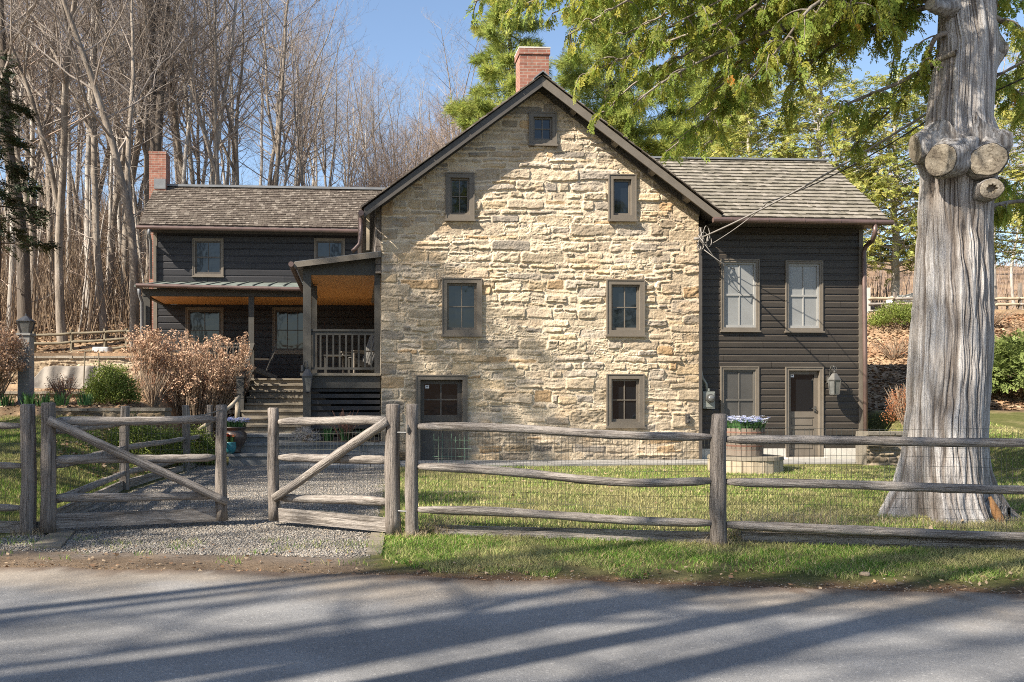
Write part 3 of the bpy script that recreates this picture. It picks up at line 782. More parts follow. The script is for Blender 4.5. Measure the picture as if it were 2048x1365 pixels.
for k in range(3):
    za = lz0 + .16 + k * hh / 3
    b.box(lx0 + .09, lx1 - .09, yd, yd + .045, za + hh / 3 - .07, za + hh / 3)
    b.box(lx0 + .09, lx1 - .09, yd + .018, yd + .04, za, za + hh / 3 - .07)
    b.box(lx0 + .125, lx1 - .125, yd + .006, yd + .017, za + .03, za + hh / 3 - .1)
b.box(lx0 + .09, lx1 - .09, yd, yd + .045, zg0 - .04, zg0 + .03)
b.build('door_leaf', M['trim'], door2)
MB().box(lx0 + .085, lx1 - .085, yd + .02, yd + .03, zg0 + .025, lz1 - .085).build('pane', M['glass'], door2)
sticker(door2, hx(1583, yd) + .02, hz(1583, 752, yd), yd + .0195, .09)
hd = MB(); hxk, hzk = hl(1630, 818, yd)
hd.lathe((0, 0, 0), [(.001, -.001), (.012, 0)], 6) if False else None
hd.tube([(hxk, yd, hzk), (hxk, yd - .05, hzk), (hxk - .02, yd - .055, hzk + .0), (hxk - .10, yd - .055, hzk + .01)], .012, 8)
hd.box(hxk - .02, hxk + .02, yd - .008, yd - .0005, hzk - .09, hzk + .06)
hd.build('handle', M['pewter'], door2)
# roof of the wing
def V3(px, py, yl):
    x, z = hl(px, py, yl); return Vector((x, yl, z))
WE, WRG = -.38, 2.35
eLw, eRw, rLw, rRw = V3(1432, 436, WE), V3(1778, 442, WE), V3(1290, 319, WRG), V3(1652, 324, WRG)
dk = MB()
off = Vector((0, 0, -.07))
for q_ in ([eLw, eRw, rRw, rLw],):
    dk.face(q_); dk.face([p + off for p in reversed(q_)])
    for k in range(4): dk.face([q_[k], q_[k] + off, q_[(k + 1) % 4] + off, q_[(k + 1) % 4]])
bL, bR = Vector((rLw.x, 5.6, eLw.z)), Vector((eRw.x, 5.6, eRw.z))
dk.face([rLw, rRw, bR, bL]); dk.face([rRw + off, rLw + off, bL + off, bR + off])
roofw = dk.build('roof', M['trim_dark'], rw)
gb = MB(); gb.face([(wx1 - .02, YW + .05, ztop - .05), (wx1 - .02, 5.1, ztop - .05), (wx1 - .02, WRG, rRw.z - .1)]); gb.build('gable_boards', M['siding_dark'], rw)
shingles('shingles', roofw, eLw, eRw, rLw, rRw, 18, .15, GREYS, 21, wob=.09, thick=.046)
MB().bar(rLw + Vector((0, -.02, .03)), rRw + Vector((.02, -.02, .03)), .16, .045).build('ridge_cap', M['lead'], roofw)
fp = MB(); fp.bar(V3(1438, 447, YW - .06) + Vector((0, 0, 0)), V3(1735, 452, YW - .06), .03, .14); fp.build('fascia', M['trim_dark'], roofw)
so_ = MB(); so_.face([Vector((eLw.x, WE + .05, eLw.z - .075)), Vector((eRw.x - .05, WE + .05, eRw.z - .075)), Vector((eRw.x - .05, YW - .01, eRw.z - .06)), Vector((eLw.x, YW - .01, eLw.z - .06))]); so_.build('soffit', M['trim_dark'], roofw)
g = MB(); ga, gb_ = V3(1426, 440, WE - .06), V3(1785, 446, WE - .06)
g.tube([ga, gb_], .062, 12); 
gutw = g.build('gutter', M['copper'], rw)
for k in range(5):
    p = ga.lerp(gb_, (k + .5) / 5)
    MB().tube([p + Vector((-.012, 0, 0)), p + Vector((.012, 0, 0))], .068, 12).build('gutter_bracket', M['copper'], gutw)
ds = MB()
pts = [V3(1750, 450, WE - .06), V3(1750, 466, WE - .06), V3(1745, 482, WE + .12), V3(1732, 493, YW - .12), V3(1728, 505, YW - .10), V3(1730, 700, YW - .10), V3(1732, 917, YW - .10)]
ds.tube(pts, .05, 12); ds.build('downspout', M['copper'], rw, smooth=True)

# ------------------------------------------------------------------ left wing with its porches
lw = thing('dark_clapboard_house', 'dark boarded house with shingle roof, covered porch and wooden stairs beside the stone gable', 'house', HO, TH)
YL, YP = 7.2, 4.8
x0l, x1l = hx(308, YL), wallL + 1.0
zf = 2.10
zeave = hz(500, 462, YL)
lwin = [window(lw, 385, 447, 477, 553, YL, 'trim', .075, .045, 2, 2, deep=.03, proud=.035, mid=True, sashm='trim_dark'),
        window(lw, 628, 690, 477, 553, YL, 'trim', .075, .045, 2, 2, deep=.03, proud=.035, mid=True, sashm='trim_dark'),
        window(lw, 371, 447, 615, 708, YL, 'trim', .085, .05, 2, 2, deep=.03, proud=.035, sashm='trim_dark'),
        window(lw, 545, 625, 615, 707, YL, 'trim', .085, .05, 3, 2, deep=.03, proud=.035, sashm='trim_dark')]
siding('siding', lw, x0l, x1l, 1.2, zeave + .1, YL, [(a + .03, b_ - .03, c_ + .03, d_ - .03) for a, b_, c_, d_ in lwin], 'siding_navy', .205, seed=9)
bk = MB(); bk.box(x0l, x1l, YL + .15, YL + .2, 0.5, zeave); bk.box(x0l + .004, x0l + .06, YL + .02, YL + 5, .5, zeave); bk.box(x0l, x1l, YL + 4.9, YL + 5, .5, zeave)
bk.build('side_wall', M['siding_navy'], lw)
MB().box(x0l - .012, x0l + .1, YL - .035, YL + .019, 1.3, zeave).build('corner_board', M['trim'], lw)
ye, yr = YL - .5, YL + 1.75
eLl, eRl, rLl, rRl = V3(277, 450, ye), V3(790, 459, ye), V3(311, 374, yr), V3(800, 382, yr)
dk = MB(); q_ = [eLl, eRl, rRl, rLl]
dk.face(q_); dk.face([p + off for p in reversed(q_)])
for k in range(4): dk.face([q_[k], q_[k] + off, q_[(k + 1) % 4] + off, q_[(k + 1) % 4]])
dk.face([rLl, rRl, Vector((rRl.x, YL + 5.3, eRl.z)), Vector((eLl.x, YL + 5.3, eLl.z))])
roofl = dk.build('roof', M['trim_dark'], lw)
gb = MB(); gb.face([(x0l + .02, YL + .05, zeave - .05), (x0l + .02, YL + 4.9, zeave - .05), (x0l + .02, yr, rLl.z - .1)]); gb.build('gable_boards', M['siding_navy'], lw)
shingles('shingles', roofl, eLl, eRl, rLl, rRl, 21, .105, BROWNS, 31, wob=.16, thick=.028)
MB().bar(rLl + Vector((0, -.02, .035)), rRl + Vector((0, -.02, .035)), .2, .07).build('ridge_cap', M['lead'], roofl)
g = MB(); ga, gb_ = V3(273, 455, ye - .06), V3(735, 463, ye - .06); g.tube([ga, gb_], .06, 12); gutl = g.build('gutter', M['copper'], lw)
MB().bar(V3(300, 460, YL - .06), V3(760, 467, YL - .06), .03, .16).build('fascia', M['trim_dark'], roofl)
ds = MB(); ds.tube([V3(298, 458, ye - .06), V3(298, 468, ye - .05), V3(301, 482, YL - .15), V3(302, 558, YL - .15)], .045, 10); ds.build('downspout', M['lead'], lw, smooth=True)
# brick chimney on the left end
cy = yr - .3
cx0, ct = hl(298, 303, cy); cx1 = hx(332, cy)
ch = MB().box(cx0, cx1, cy, cy + .6, 1.0, ct - .08); ch.box(cx0 - .012, cx1 + .012, cy - .012, cy + .612, ct - .0795, ct)
chl = ch.build('chimney', M['brick'], lw)
MB().box(hx(308, cy - .02), hx(331, cy - .02), cy - .02, cy - .001, hz(320, 378, cy), hz(320, 358, cy)).build('flashing', M['lead'], chl)
# porch floor, ceiling, roof
xpl = hx(285, YP); xfr = hx(606, .2); xfr1 = wallL - .02
fl_ = MB(); fl_.box(xpl, xfr1, YP - .06, YL - .03, zf - .06, zf); fl_.box(xfr - .06, xfr1, .12, YP - .0605, zf - .06, zf)
fl_.build('porch_floor', M['tread'], lw)
skb = MB(); skb.box(xfr, xfr1, .2, .26, zf - .34, zf - .062); skb.build('porch_beam', M['porch_paint'], lw); skb = MB(); skb.box(xpl, xfr + 0, YP, YP + .06, zf - .3, zf - .062)
skb.build('porch_beam', M['porch_paint'], lw)
sk = MB()
for k in range(9): sk.box(xfr + .16, xfr1, .27, .295, zf - .42 - k * .14 - .0, zf - .42 - k * .14 + .09)
sk.build('skirting', M['siding_navy'], lw); sk = MB()
for k in range(5): sk.box(xpl + .1, hx(492, YP), YP + .07, YP + .1, zf - .38 - k * .15, zf - .38 - k * .15 + .105)
sk.build('skirting', M['siding_navy'], lw)
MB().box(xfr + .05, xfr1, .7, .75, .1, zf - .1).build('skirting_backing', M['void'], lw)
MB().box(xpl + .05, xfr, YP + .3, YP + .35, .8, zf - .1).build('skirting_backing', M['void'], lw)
zg = hz(440, 573, YP - .25)                 # left porch gutter line
zw = hz(440, 565, YL)
pr = MB()
pr.face([(xpl - .15, YP - .3, zg + .02), (x1l, YP - .3, zg - .02), (x1l, YL - .02, zw), (xpl - .15, YL - .02, zw)])
pr.face([(xpl - .15, YP - .3, zg - .04), (xpl - .15, YL - .02, zw - .06), (x1l, YL - .02, zw - .06), (x1l, YP - .3, zg - .08)])
pr.face([(xpl - .15, YP - .3, zg - .04), (x1l, YP - .3, zg - .08), (x1l, YP - .3, zg - .02), (xpl - .15, YP - .3, zg + .02)])
pr.face([(xpl - .15, YP - .3, zg - .04), (xpl - .15, YP - .3, zg + .02), (xpl - .15, YL - .02, zw), (xpl - .15, YL - .02, zw - .06)])
prr = pr.build('porch_roof', M['verdigris'], lw)
sm = MB()
for k in range(11):
    xk = xpl + .1 + k * .42
    sm.bar((xk, YP - .29, zg + .03), (xk, YL - .03, zw + .015), .02, .03)
sm.build('roof_seam', M['verdigris'], prr)
g = MB(); g.tube([V3(272, 571, YP - .36), V3(604, 579, YP - .36)], .055, 12); g.build('gutter', M['copper'], lw)
bm0 = hz(440, 593, YP)
MB().box(xpl, xfr, YP - .02, YP + .12, bm0, zg - .05).build('porch_beam', M['porch_paint'], lw)
MB().box(xpl + .05, xfr1, YP + .121, YL - .04, bm0 + .03, bm0 + .05).build('porch_ceiling', M['ceiling_wood'], lw)
sb = MB(); sb.prism([(xpl - .001, bm0), (xpl + .1, bm0), (xpl + .1, zg - .06), (xpl - .001, zg - .06)], YP + .121, YL - .04); sb.build('porch_beam', M['porch_paint'], lw)
def post(px0, px1, yl, z0, z1, m='porch_paint'):
    a, e = hx(px0, yl), hx(px1, yl); w = e - a
    b = MB(); b.box(a, e, yl, yl + w, z0, z1)
    return b.build('porch_post', M[m], lw)
post(284, 300, YP, zf, bm0); MB().box(xpl - .02, xpl + .24, YP - .03, YP + .28, .9, zf - .3).build('porch_pier', M['porch_paint'], lw)
post(497, 508, YP, zf, bm0)
ds = MB(); ds.tube([V3(278, 578, YP - .36), V3(279, 590, YP - .3), V3(284, 605, YP - .09), V3(284, 700, YP - .09), V3(285, 830, YP - .09)], .045, 10); ds.build('downspout', M['lead'], lw, smooth=True)
# the forward porch: posts, header, sloping roof
zc0 = hz(680, 550, .2)
post(606, 622, .2, zf - .34 - 1.2, zc0); post(749, 761, .2, zf, zc0); post(623, 634, 2.1, zf, zc0)
hdr = MB(); hdr.prism([(xfr, zc0), (xfr1, zc0), (xfr1, hz(760, 514, .2)), (xfr, hz(608, 531, .2))], .2, .3); hdr.build('porch_beam', M['porch_paint'], lw)
MB().box(xfr + .0, xfr + .14, .3005, YP - .03, zc0, zc0 + .22).build('porch_beam', M['porch_paint'], lw)
MB().box(xfr + .14, xfr1, .3005, YP + .12, zc0 + .03, zc0 + .05).build('porch_ceiling', M['ceiling_wood'], lw)
ra, rb = hl(590, 524, .0), hl(762, 503, .0)
fr = MB(); fr.prism([(ra[0], ra[1] - .07), (rb[0], rb[1] - .07), (rb[0], rb[1]), (ra[0], ra[1])], -.05, YP + .5); fr.build('porch_roof', M['lead'], lw)
fr = MB(); fr.prism([(ra[0] - .02, ra[1] - .14), (rb[0], rb[1] - .14), (rb[0], rb[1] - .015), (ra[0] - .02, ra[1] - .015)], -.08, -.0505); fr.build('fascia', M['trim'], lw)
g = MB(); g.tube([(ra[0] - .08, -.12, ra[1] - .07), (ra[0] - .08, YP - .45, ra[1] - .11)], .06, 12); g.build('gutter', M['copper'], lw)
# railings
def railing(xa, xb, y, z0, n, top=.93, th=.05):
    b = MB(); b.box(xa, xb, y - .045, y + .045, z0 + top - .05, z0 + top); b.box(xa, xb, y - .02, y + .02, z0 + top - .13, z0 + top - .0499)
    r = b.build('railing', M['porch_paint'], lw)
    MB().box(xa, xb, y - .03, y + .03, z0 + .08, z0 + .13).build('bottom_rail', M['porch_paint'], r)
    for k in range(n):
        x = xa + (xb - xa) * (k + .5) / n
        MB().box(x - .02, x + .02, y - .018, y + .018, z0 + .131, z0 + top - .131).build('baluster', M['porch_paint'], r)
railing(hx(622, .27), hx(749, .27), .27, zf, 10, top=hz(680, 659, .27) - zf)
railing(hx(300, YP + .06), hx(497, YP + .06), YP + .06, zf, 16, top=hz(400, 686, YP + .06) - zf)
# stairs
Dy = lambda D: D - HO.y + .15                     # house depth of a camera distance near the stairs
st = MB(); xs0, xs1 = hx(505, YP) + .03, xfr - .0
for k in range(1, 10):
    z = .56 + .171 * k; y0_ = Dy(19.5 + .52 * k) - .52 + .1
    st.box(xs0, xs1, y0_ + .52 - .05, y0_ + 1.1, z - .045, z)
    st.box(xs0 + .02, xs1 - .02, y0_ + .52, y0_ + .545, z - .172, z - .0455)
st.build('stairs', M['tread'], lw)
for sx in (xs0 - .045,):
    s2 = MB()
    s2.face([(sx, Dy(19.9), .56), (sx, Dy(24.3), 2.08), (sx, Dy(24.3), 1.7), (sx, Dy(20.3), .4)]); s2.build('stringer', M['porch_paint'], lw)
xn = xs0 - .05
yn, ynt = Dy(22.0), YP + .06
nz1 = hz(480, 756, yn)
nw = MB(); nw.box(xn - .09, xn + .09, yn - .09, yn + .09, .9, nz1); nw.box(xn - .11, xn + .11, yn - .11, yn + .11, nz1 + .0005, nz1 + .03); nw.build('newel_post', M['porch_paint'], lw)
ztr = hz(502, 687, YP)
sr = MB(); sr.bar((xn, yn + .09, nz1 - .03), (xn, ynt - .05, ztr - .02), .15, .045); sr.bar((xn, yn + .09, nz1 - .72), (xn, ynt - .05, ztr - .78), .06, .05)
srr = sr.build('stair_rail', M['porch_paint'], lw)
for k in range(9):
    f = (k + .5) / 9; y = yn + .09 + (ynt - yn - .14) * f
    MB().box(xn - .018, xn + .018, y - .02, y + .02, nz1 - .7 + (ztr - nz1 - .06) * f, nz1 - .05 + (ztr - nz1) * f).build('baluster', M['porch_paint'], srr)
# ------------------------------------------------------------------ stone steps, planter bed, path
ss = thing('stone_steps', 'low grey bluestone steps and planter ledge below the wooden porch stairs', 'steps', HO, TH)
sx0, sx1 = hx(458, -.9), hx(779, -.9)
for (yy, za, zb, xe) in ((-.95, -.05, .345, sx1), (-.55, .30, .555, sx1 - .1), (-.2, .5, .725, xfr + .0)):
    b = MB(); b.box(sx0, xe, yy, yy + .9, za, zb - .055); b.box(sx0 - .03, xe + .03, yy - .04, yy + .9, zb - .0545, zb)
    b.build('step', M['bluestone'], ss)
MB().box(xfr + .1, sx1 - .2, -.35, .1, .5, .585).build('soil_bed', M['soil'], ss)
pth = MB()
pm = [(hx(560, -1.2), -1.75), (hx(800, -1), -1.65), (hx(1100, -1), -1.5), (hx(1400, -1), -1.25), (hx(1800, -1), -1.2), (hx(2100, -1), -1.25)]
for (xa, ya), (xb, yb_) in zip(pm[:-1], pm[1:]):
    n = 4
    for k in range(n):
        x0_, x1_ = xa + (xb - xa) * k / n, xa + (xb - xa) * (k + 1) / n
        y0_, y1_ = ya + (yb_ - ya) * k / n, ya + (yb_ - ya) * (k + 1) / n
        yk = -.1 if x0_ > wallL - .3 else -.95
        p = [(x0_, y0_, .02), (x1_ - .012, y1_, .02), (x1_ - .012, yk, .02), (x0_, yk, .02)]
        t = [(a, b_, .135) for a, b_, c_ in p]
        pth.face(t); pth.face([p[0], p[1], t[1], t[0]]); pth.face([p[1], p[2], t[2], t[1]])
path_o = kind(pth.build('path', M['path_stone']), 'structure'); path_o.location = HO; path_o.rotation_euler = (0, 0, TH)

# ------------------------------------------------------------------ fences and gates
def gz(x, y): return float(groundz(x, y))
def fence_post(b, x, y, top, r=.085, n=10, flat=False, z0=None):
    z0 = gz(x, y) - .12 if z0 is None else z0
    k = 9; pts = []; rad = []
    ox, oy = random.uniform(-.02, .02), random.uniform(-.02, .02)
    for i in range(k):
        f = i / (k - 1)
        pts.append((x + ox * math.sin(f * 3) + random.uniform(-.004, .004), y + oy * f + random.uniform(-.004, .004), z0 + (top - z0) * f))
        rad.append(r * (1.04 - .10 * f) * random.uniform(.96, 1.04))
    pts.append((pts[-1][0], pts[-1][1], top + .012)); rad.append(r * .72)
    b.tube(pts, rad, n, True, jit=.03)
def along(name, m, parent, p, q, make, smooth=True):
    """a bar modelled along its own x axis, so that its grain follows it, then laid from p to q"""
    p, q = Vector(p), Vector(q); d = q - p; L = d.length; d.normalize()
    xo = random.uniform(0, 9); b = MB(); make(b, L, xo)
    o = b.build(name, M[m], parent, smooth=smooth)
    R = Vector((1, 0, 0)).rotation_difference(d)
    o.rotation_euler = R.to_euler(); o.location = p - R @ Vector((xo, 0, 0))
    return o
def rail(name, m, parent, p, q, r=.047, sag=.02, bow=.0, n=10, taper=True):
    ph = random.uniform(0, 6)
    def make(b, L, xo):
        k = 18; pts = []; rad = []
        for i in range(k + 1):
            f = i / k; t = 1.0
            if taper: t = min(1, .62 + .38 * min(f, 1 - f) / .07)
            pts.append((xo + L * f, .006 * math.sin(f * 7 + ph), -sag * math.sin(f * math.pi) + .003 * math.sin(f * 9 + ph) + bow * math.sin(f * 2 * math.pi))); rad.append(r * t * random.uniform(.95, 1.05) * (1.06 - .12 * f))
        b.tube(pts, rad, n, True, jit=.07)
    return along(name, m, parent, p, q, make)
def board(name, m, parent, p, q, w, h):
    return along(name, m, parent, p, q, lambda b, L, xo: b.box(xo, xo + L, -w / 2, w / 2, -h / 2, h / 2), False)
def wire_panel(name, parent, p, q, z0, z1, step, hs, m, w=.0026, z0q=None, z1q=None, gap=()):
    """welded wire between two feet p and q (x, y), following z0..z1 at p and z0q..z1q at q"""
    b = MB(); p = Vector((p[0], p[1], 0)); q = Vector((q[0], q[1], 0)); L = (q - p).length; d = (q - p) / L
    z0q = z0 if z0q is None else z0q; z1q = z1 if z1q is None else z1q
    n = int(L / step); nrm = Vector((-d.y, d.x, 0))
    rg = random.Random(5)
    for i in range(n + 1):
        f = i / n; c = p.lerp(q, f)
        a, e = z0 + (z0q - z0) * f, z1 + (z1q - z1) * f
        j = rg.uniform(-.006, .006)
        m_ = (c.x + j, c.y + rg.uniform(0, .02), (a + e) / 2 + rg.uniform(-.1, .1))
        b.tube([(c.x, c.y, a), m_, (c.x, c.y, e)], w * .5, 4, False)
    for k in range(len(hs)):
        h = hs[k]
        pts = []
        for i in range(9):
            f = i / 8; c = p.lerp(q, f)
            pts.append((c.x, c.y - .003, z0 + h + (z0q - z0) * f - .012 * math.sin(f * math.pi * 2 + k)))
        b.tube(pts, w * .5, 4, False)
    return b.build(name, M[m], parent)

# the roadside fence to the right of the gates
pA, pB, pC = P(825, 1075, 9.36), P(1439, 1090, 8.87), Vector((6.31, 8.38, 0))
fr_ = thing('split_rail_fence', 'long grey three rail roadside fence with wire mesh in front of the stone house', 'fence', (pA.x, pA.y, 0), math.atan2(pC.y - pA.y, pC.x - pA.x))
def loc(o, v): return tuple(Matrix.Rotation(-o.rotation_euler.z, 3, 'Z') @ (Vector(v) - Vector(o.location)))
for (v, top, r) in ((pA, 1.415, .072), (pB, 1.318, .082), (pC, 1.27, .08)):
    b = MB(); w = loc(fr_, (v.x, v.y, 0)); fence_post(b, w[0], w[1], top, r, z0=gz(v.x, v.y) - .12)
    b.build('post', M['fence_wood'], fr_, smooth=True)
for (a, e, za, ze, sg, bw) in ((pA, pB, 1.19, 1.09, .0, .012), (pA, pB, .760, .655, .045, .03), (pA, pB, .305, .220, .0, .010),
                               (pB, pC, 1.073, 1.050, .0, .0), (pB, pC, .645, .595, .0, .0), (pB, pC, .212, .150, .012, .0)):
    d = (Vector((e.x, e.y, 0)) - Vector((a.x, a.y, 0))).normalized() * .06
    rail('rail', 'rail_wood', fr_, loc(fr_, (a.x + d.x, a.y + d.y - .015, za)), loc(fr_, (e.x - d.x, e.y - d.y - .015, ze)), .047, sg, bw)
for a, e in ((pA, pB), (pB, pC)):
    board('kick_board', 'rail_wood', fr_, loc(fr_, (a.x + .25, a.y + .07, gz(a.x, a.y) + .055)), loc(fr_, (e.x - .06, e.y + .09, gz(e.x, e.y) + .05)), .04, .125)
wire_panel('wire_mesh', fr_, loc(fr_, (pA.x + .1, pA.y + .075, 0)), loc(fr_, (pB.x, pB.y + .11, 0)), .0, 1.16, .036, [.12 * k for k in range(1, 10)], 'wire', .0029, z1q=1.05)
wire_panel('wire_mesh', fr_, loc(fr_, (pB.x, pB.y + .11, 0)), loc(fr_, (pC.x, pC.y + .11, 0)), .0, 1.19, .05, [.10 * k for k in range(1, 12)] + [1.185], 'wire', .0029, z1q=1.17)
g0, g1 = P(868, 900, 9.6), P(938, 900, 9.55)
gm = MB()
for k in range(9):
    x = g0.x + (g1.x - g0.x) * k / 8; w = loc(fr_, (x, g0.y, 0))
    gm.tube([(w[0], w[1], .72), (w[0], w[1], 1.10 - .03 * (k % 2))], .0019, 4, False)
for z in (.85, .94, 1.03): gm.tube([loc(fr_, (g0.x - .02, g0.y, z)), loc(fr_, (g1.x + .02, g1.y, z))], .0019, 4, False)
gm.build('wire_mesh', M['green_wire'], fr_)
b = MB(); w = loc(fr_, (pA.x - .05, pA.y - .06, 1.17))
b.tube([(w[0], w[1], w[2] + .03), (w[0] + .005, w[1] - .03, w[2]), (w[0], w[1] - .02, w[2] - .05)], .012, 6); b.build('latch_hook', M['pewter'], fr_)

# left roadside fence
pL = P(54, 1070, 9.54)
fl2 = thing('split_rail_fence', 'short grey rail fence end with one thick round post left of the open gate', 'fence', (pL.x, pL.y, 0))
b = MB(); fence_post(b, 0, 0, 1.415, .083, z0=gz(pL.x, pL.y) - .12); b.build('post', M['fence_wood'], fl2, smooth=True)
b = MB(); fence_post(b, -2.9, .35, 1.43, .083, z0=-.1); b.build('post', M['fence_wood'], fl2, smooth=True)
for z in (1.185, .755, .295):
    rail('rail', 'rail_wood', fl2, (-2.85, .335, z + .02), (-.05, -.015, z), .044, .0)
board('kick_board', 'rail_wood', fl2, (-2.85, .42, .08), (.1, .08, .06), .04, .14)
wire_panel('wire_mesh', fl2, (-2.8, .41), (.25, .075), .0, 1.1, .05, [.1 * k for k in range(1, 11)], 'wire', .0029)

def gate(label, ph, pt, zh, zt, top_h, top_t, bot_h, bot_t, rails, brace, bd):
    """hinge stile at ph, free stile at pt (x, y); rails (z at hinge, z at free end)"""
    d = Vector((pt[0] - ph[0], pt[1] - ph[1], 0)); L = d.length; fl = -1 if d.x < 0 else 1
    t = thing('timber_gate', label, 'gate', (ph[0], ph[1], 0), math.atan2(d.y * fl, d.x * fl))
    def q(s, z, off=0.0): return (s * fl, off, z)
    for s, top, bot, r in ((0, top_h, bot_h, .082), (L, top_t, bot_t, .068)):
        b = MB(); fence_post(b, q(s, 0)[0], q(s, 0)[1], top, r, z0=bot); b.build('stile', M['fence_wood'], t, smooth=True)
    for za, zb in rails:
        rail('rail', 'rail_wood', t, q(.07, za), q(L - .07, zb), .050, .006)
    (s0, z0_), (s1, z1_) = brace; rail('brace', 'rail_wood', t, q(s0, z0_, -.085), q(s1, z1_, -.085), .050, .0, taper=False)
    board('board', 'rail_wood', t, q(.08, bd[0]), q(L - .06, bd[1]), .035, .155)
    wire_panel('wire_mesh', t, q(.08, 0, .06)[:2], q(L - .06, 0, .06)[:2], .10, 1.2, .048, [.1 * k for k in range(0, 11)], 'wire', .0029)
    return t, q, L
h1, t1 = P(96, 1062, 9.55), P(444, 1040, 10.2)
tg, q_, L_ = gate('wide weathered timber gate standing open, its diagonal falling to the right', (h1.x, h1.y), (t1.x, t1.y), 0, 0, 1.43, 1.405, .03, .07,
     ((1.235, 1.245), (.82, .80), (.40, .36)), ((.0, 1.255), (L_ if False else 1.93, .29)), (.145, .14))
b = MB(); b.tube([q_(L_, 1.36, -.07), q_(L_ - .2, 1.30, -.06), q_(L_ - .32, 1.29, -.1)], .007, 5); b.build('latch_rod', M['pewter'], tg)
h2, t2 = P(787, 1070, 9.42), P(549, 1040, 10.2)
tg2, q2, L2 = gate('narrower timber gate swung open, its diagonal rising to the right', (h2.x, h2.y), (t2.x, t2.y), 0, 0, 1.415, 1.37, .02, .07,
     ((1.25, 1.215), (.815, .80), (.37, .33)), ((.03, 1.25), (1.54, .335)), (.12, .14))
for z in (1.12, .28):
    b = MB(); b.tube([(.05, -.02, z), (.13, -.02, z), (.20, -.01, z)], .011, 6); b.build('hinge', M['black_metal'], tg2)

# fence beside the gravel drive, running back to the steps
df = thing('drive_fence', 'grey rail fence running back along the gravel drive beside the lawn', 'fence', (-4.4, 14, 0))
dp = [(-3.98, 10.0), (-4.44, 14.0), (-4.32, 17.4), (-4.27, 19.4)]
for i, (x, y) in enumerate(dp):
    if i == 0: continue
    b = MB(); fence_post(b, x + 4.4, y - 14, 1.37, .078, z0=-.1, n=6); b.build('post', M['fence_wood'], df, smooth=False)
for (x0_, y0_), (x1_, y1_) in zip(dp[:-1], dp[1:]):
    for z in (1.12, .72, .32):
        rail('rail', 'rail_wood', df, (x0_ + 4.4, y0_ - 14, z), (x1_ + 4.4, y1_ - 14, z), .048, .01)
    board('kick_board', 'rail_wood', df, (x0_ + 4.36, y0_ - 14, .09), (x1_ + 4.36, y1_ - 14, .09), .05, .2)
board('edging_timber', 'rail_wood', df, (.2, -3.9, .012), (.42, 5.0, .03), .12, .07)
# handrail of a sawn branch climbing towards the stairs
hrail = tag(MB().tube([P(398, 860, 18.6), P(430, 838, 19.0), P(462, 812, 19.5), P(478, 795, 19.9)], [.045, .05, .045, .04], 8, jit=.08).tube([P(476, 795, 19.9), P(474, 850, 19.9)], .06, 8).build('branch_handrail', M['pale_wood'], smooth=True), 'crooked branch handrail on a peeled post left of the stairs', 'handrail')

# back fence on the terrace to the left
bf = thing('paddock_fence', 'rustic brown rail fence on the terrace in front of the woods', 'fence', P(68, 712, 34))
o_ = Vector(bf.location)
bpx = [(-60, 676, 722), (0, 672, 718), (68, 664, 714), (143, 660, 713), (210, 658, 708), (253, 657, 702), (300, 655, 700)]
for px, a, e in bpx:
    t_, f_ = P(px, a, 34) - o_, P(px, e + 6, 34) - o_
    b = MB(); b.tube([f_, (f_ + t_) / 2 + Vector((.02, 0, 0)), t_], [.085, .08, .07], 7, jit=.05); b.build('post', M['old_rail'], bf)
for k, (fa,) in enumerate(((.14,), (.46,), (.84,))):
    for (p0, a0, e0), (p1, a1, e1) in zip(bpx[:-1], bpx[1:]):
        rail('rail', 'old_rail', bf, P(p0, a0 + (e0 - a0) * fa, 33.95) - o_, P(p1, a1 + (e1 - a1) * fa, 33.95) - o_, .055, random.uniform(-.02, .04))
# right-hand field fence behind the big trunk
ff = thing('field_fence', 'pale rail fence along the top of the leafy bank behind the big trunk', 'fence', P(1740, 622, 32.4))
o_ = Vector(ff.location)
fpx = [(1736, 576, 632), (1790, 585, 632), (1880, 574, 632), (1990, 572, 632), (2040, 566, 632), (2110, 566, 632)]
for i, (px, a, e) in enumerate(fpx):
    t_, f_ = P(px, a, 32.4) - o_, P(px, e, 32.4) - o_
    b = MB(); b.bar(f_, t_, .13 if i == 0 else .10, .10, (0, 1, 0)); b.build('post', M['concrete'] if i == 0 else M['fence_wood'], ff)
for py in (598, 609, 622):
    for (p0, a0, e0), (p1, a1, e1) in zip(fpx[:-1], fpx[1:]):
        rail('rail', 'pale_wood' if random.random() < .35 else 'rail_wood', ff, P(p0, py + random.uniform(-1, 1), 32.35) - o_, P(p1, py + random.uniform(-1, 1), 32.35) - o_, .05, .0)
b = MB()
c_ = P(1812, 606, 33.5)
for k in range(5): b.tube([c_ + Vector((-.6 + .3 * k, 0, -.3 + .1 * k)), c_ + Vector((-.5 + .3 * k, .1, .1)), c_ + Vector((-.2 + .3 * k, 0, .15 + .05 * k)), c_ + Vector((.3 + .2 * k, 0, -.2))], [.16, .22, .2, .1], 7, jit=.2)
tag(b.build('pale_rock', M['concrete'], smooth=True), 'pale rock lying behind the field fence', 'rock')

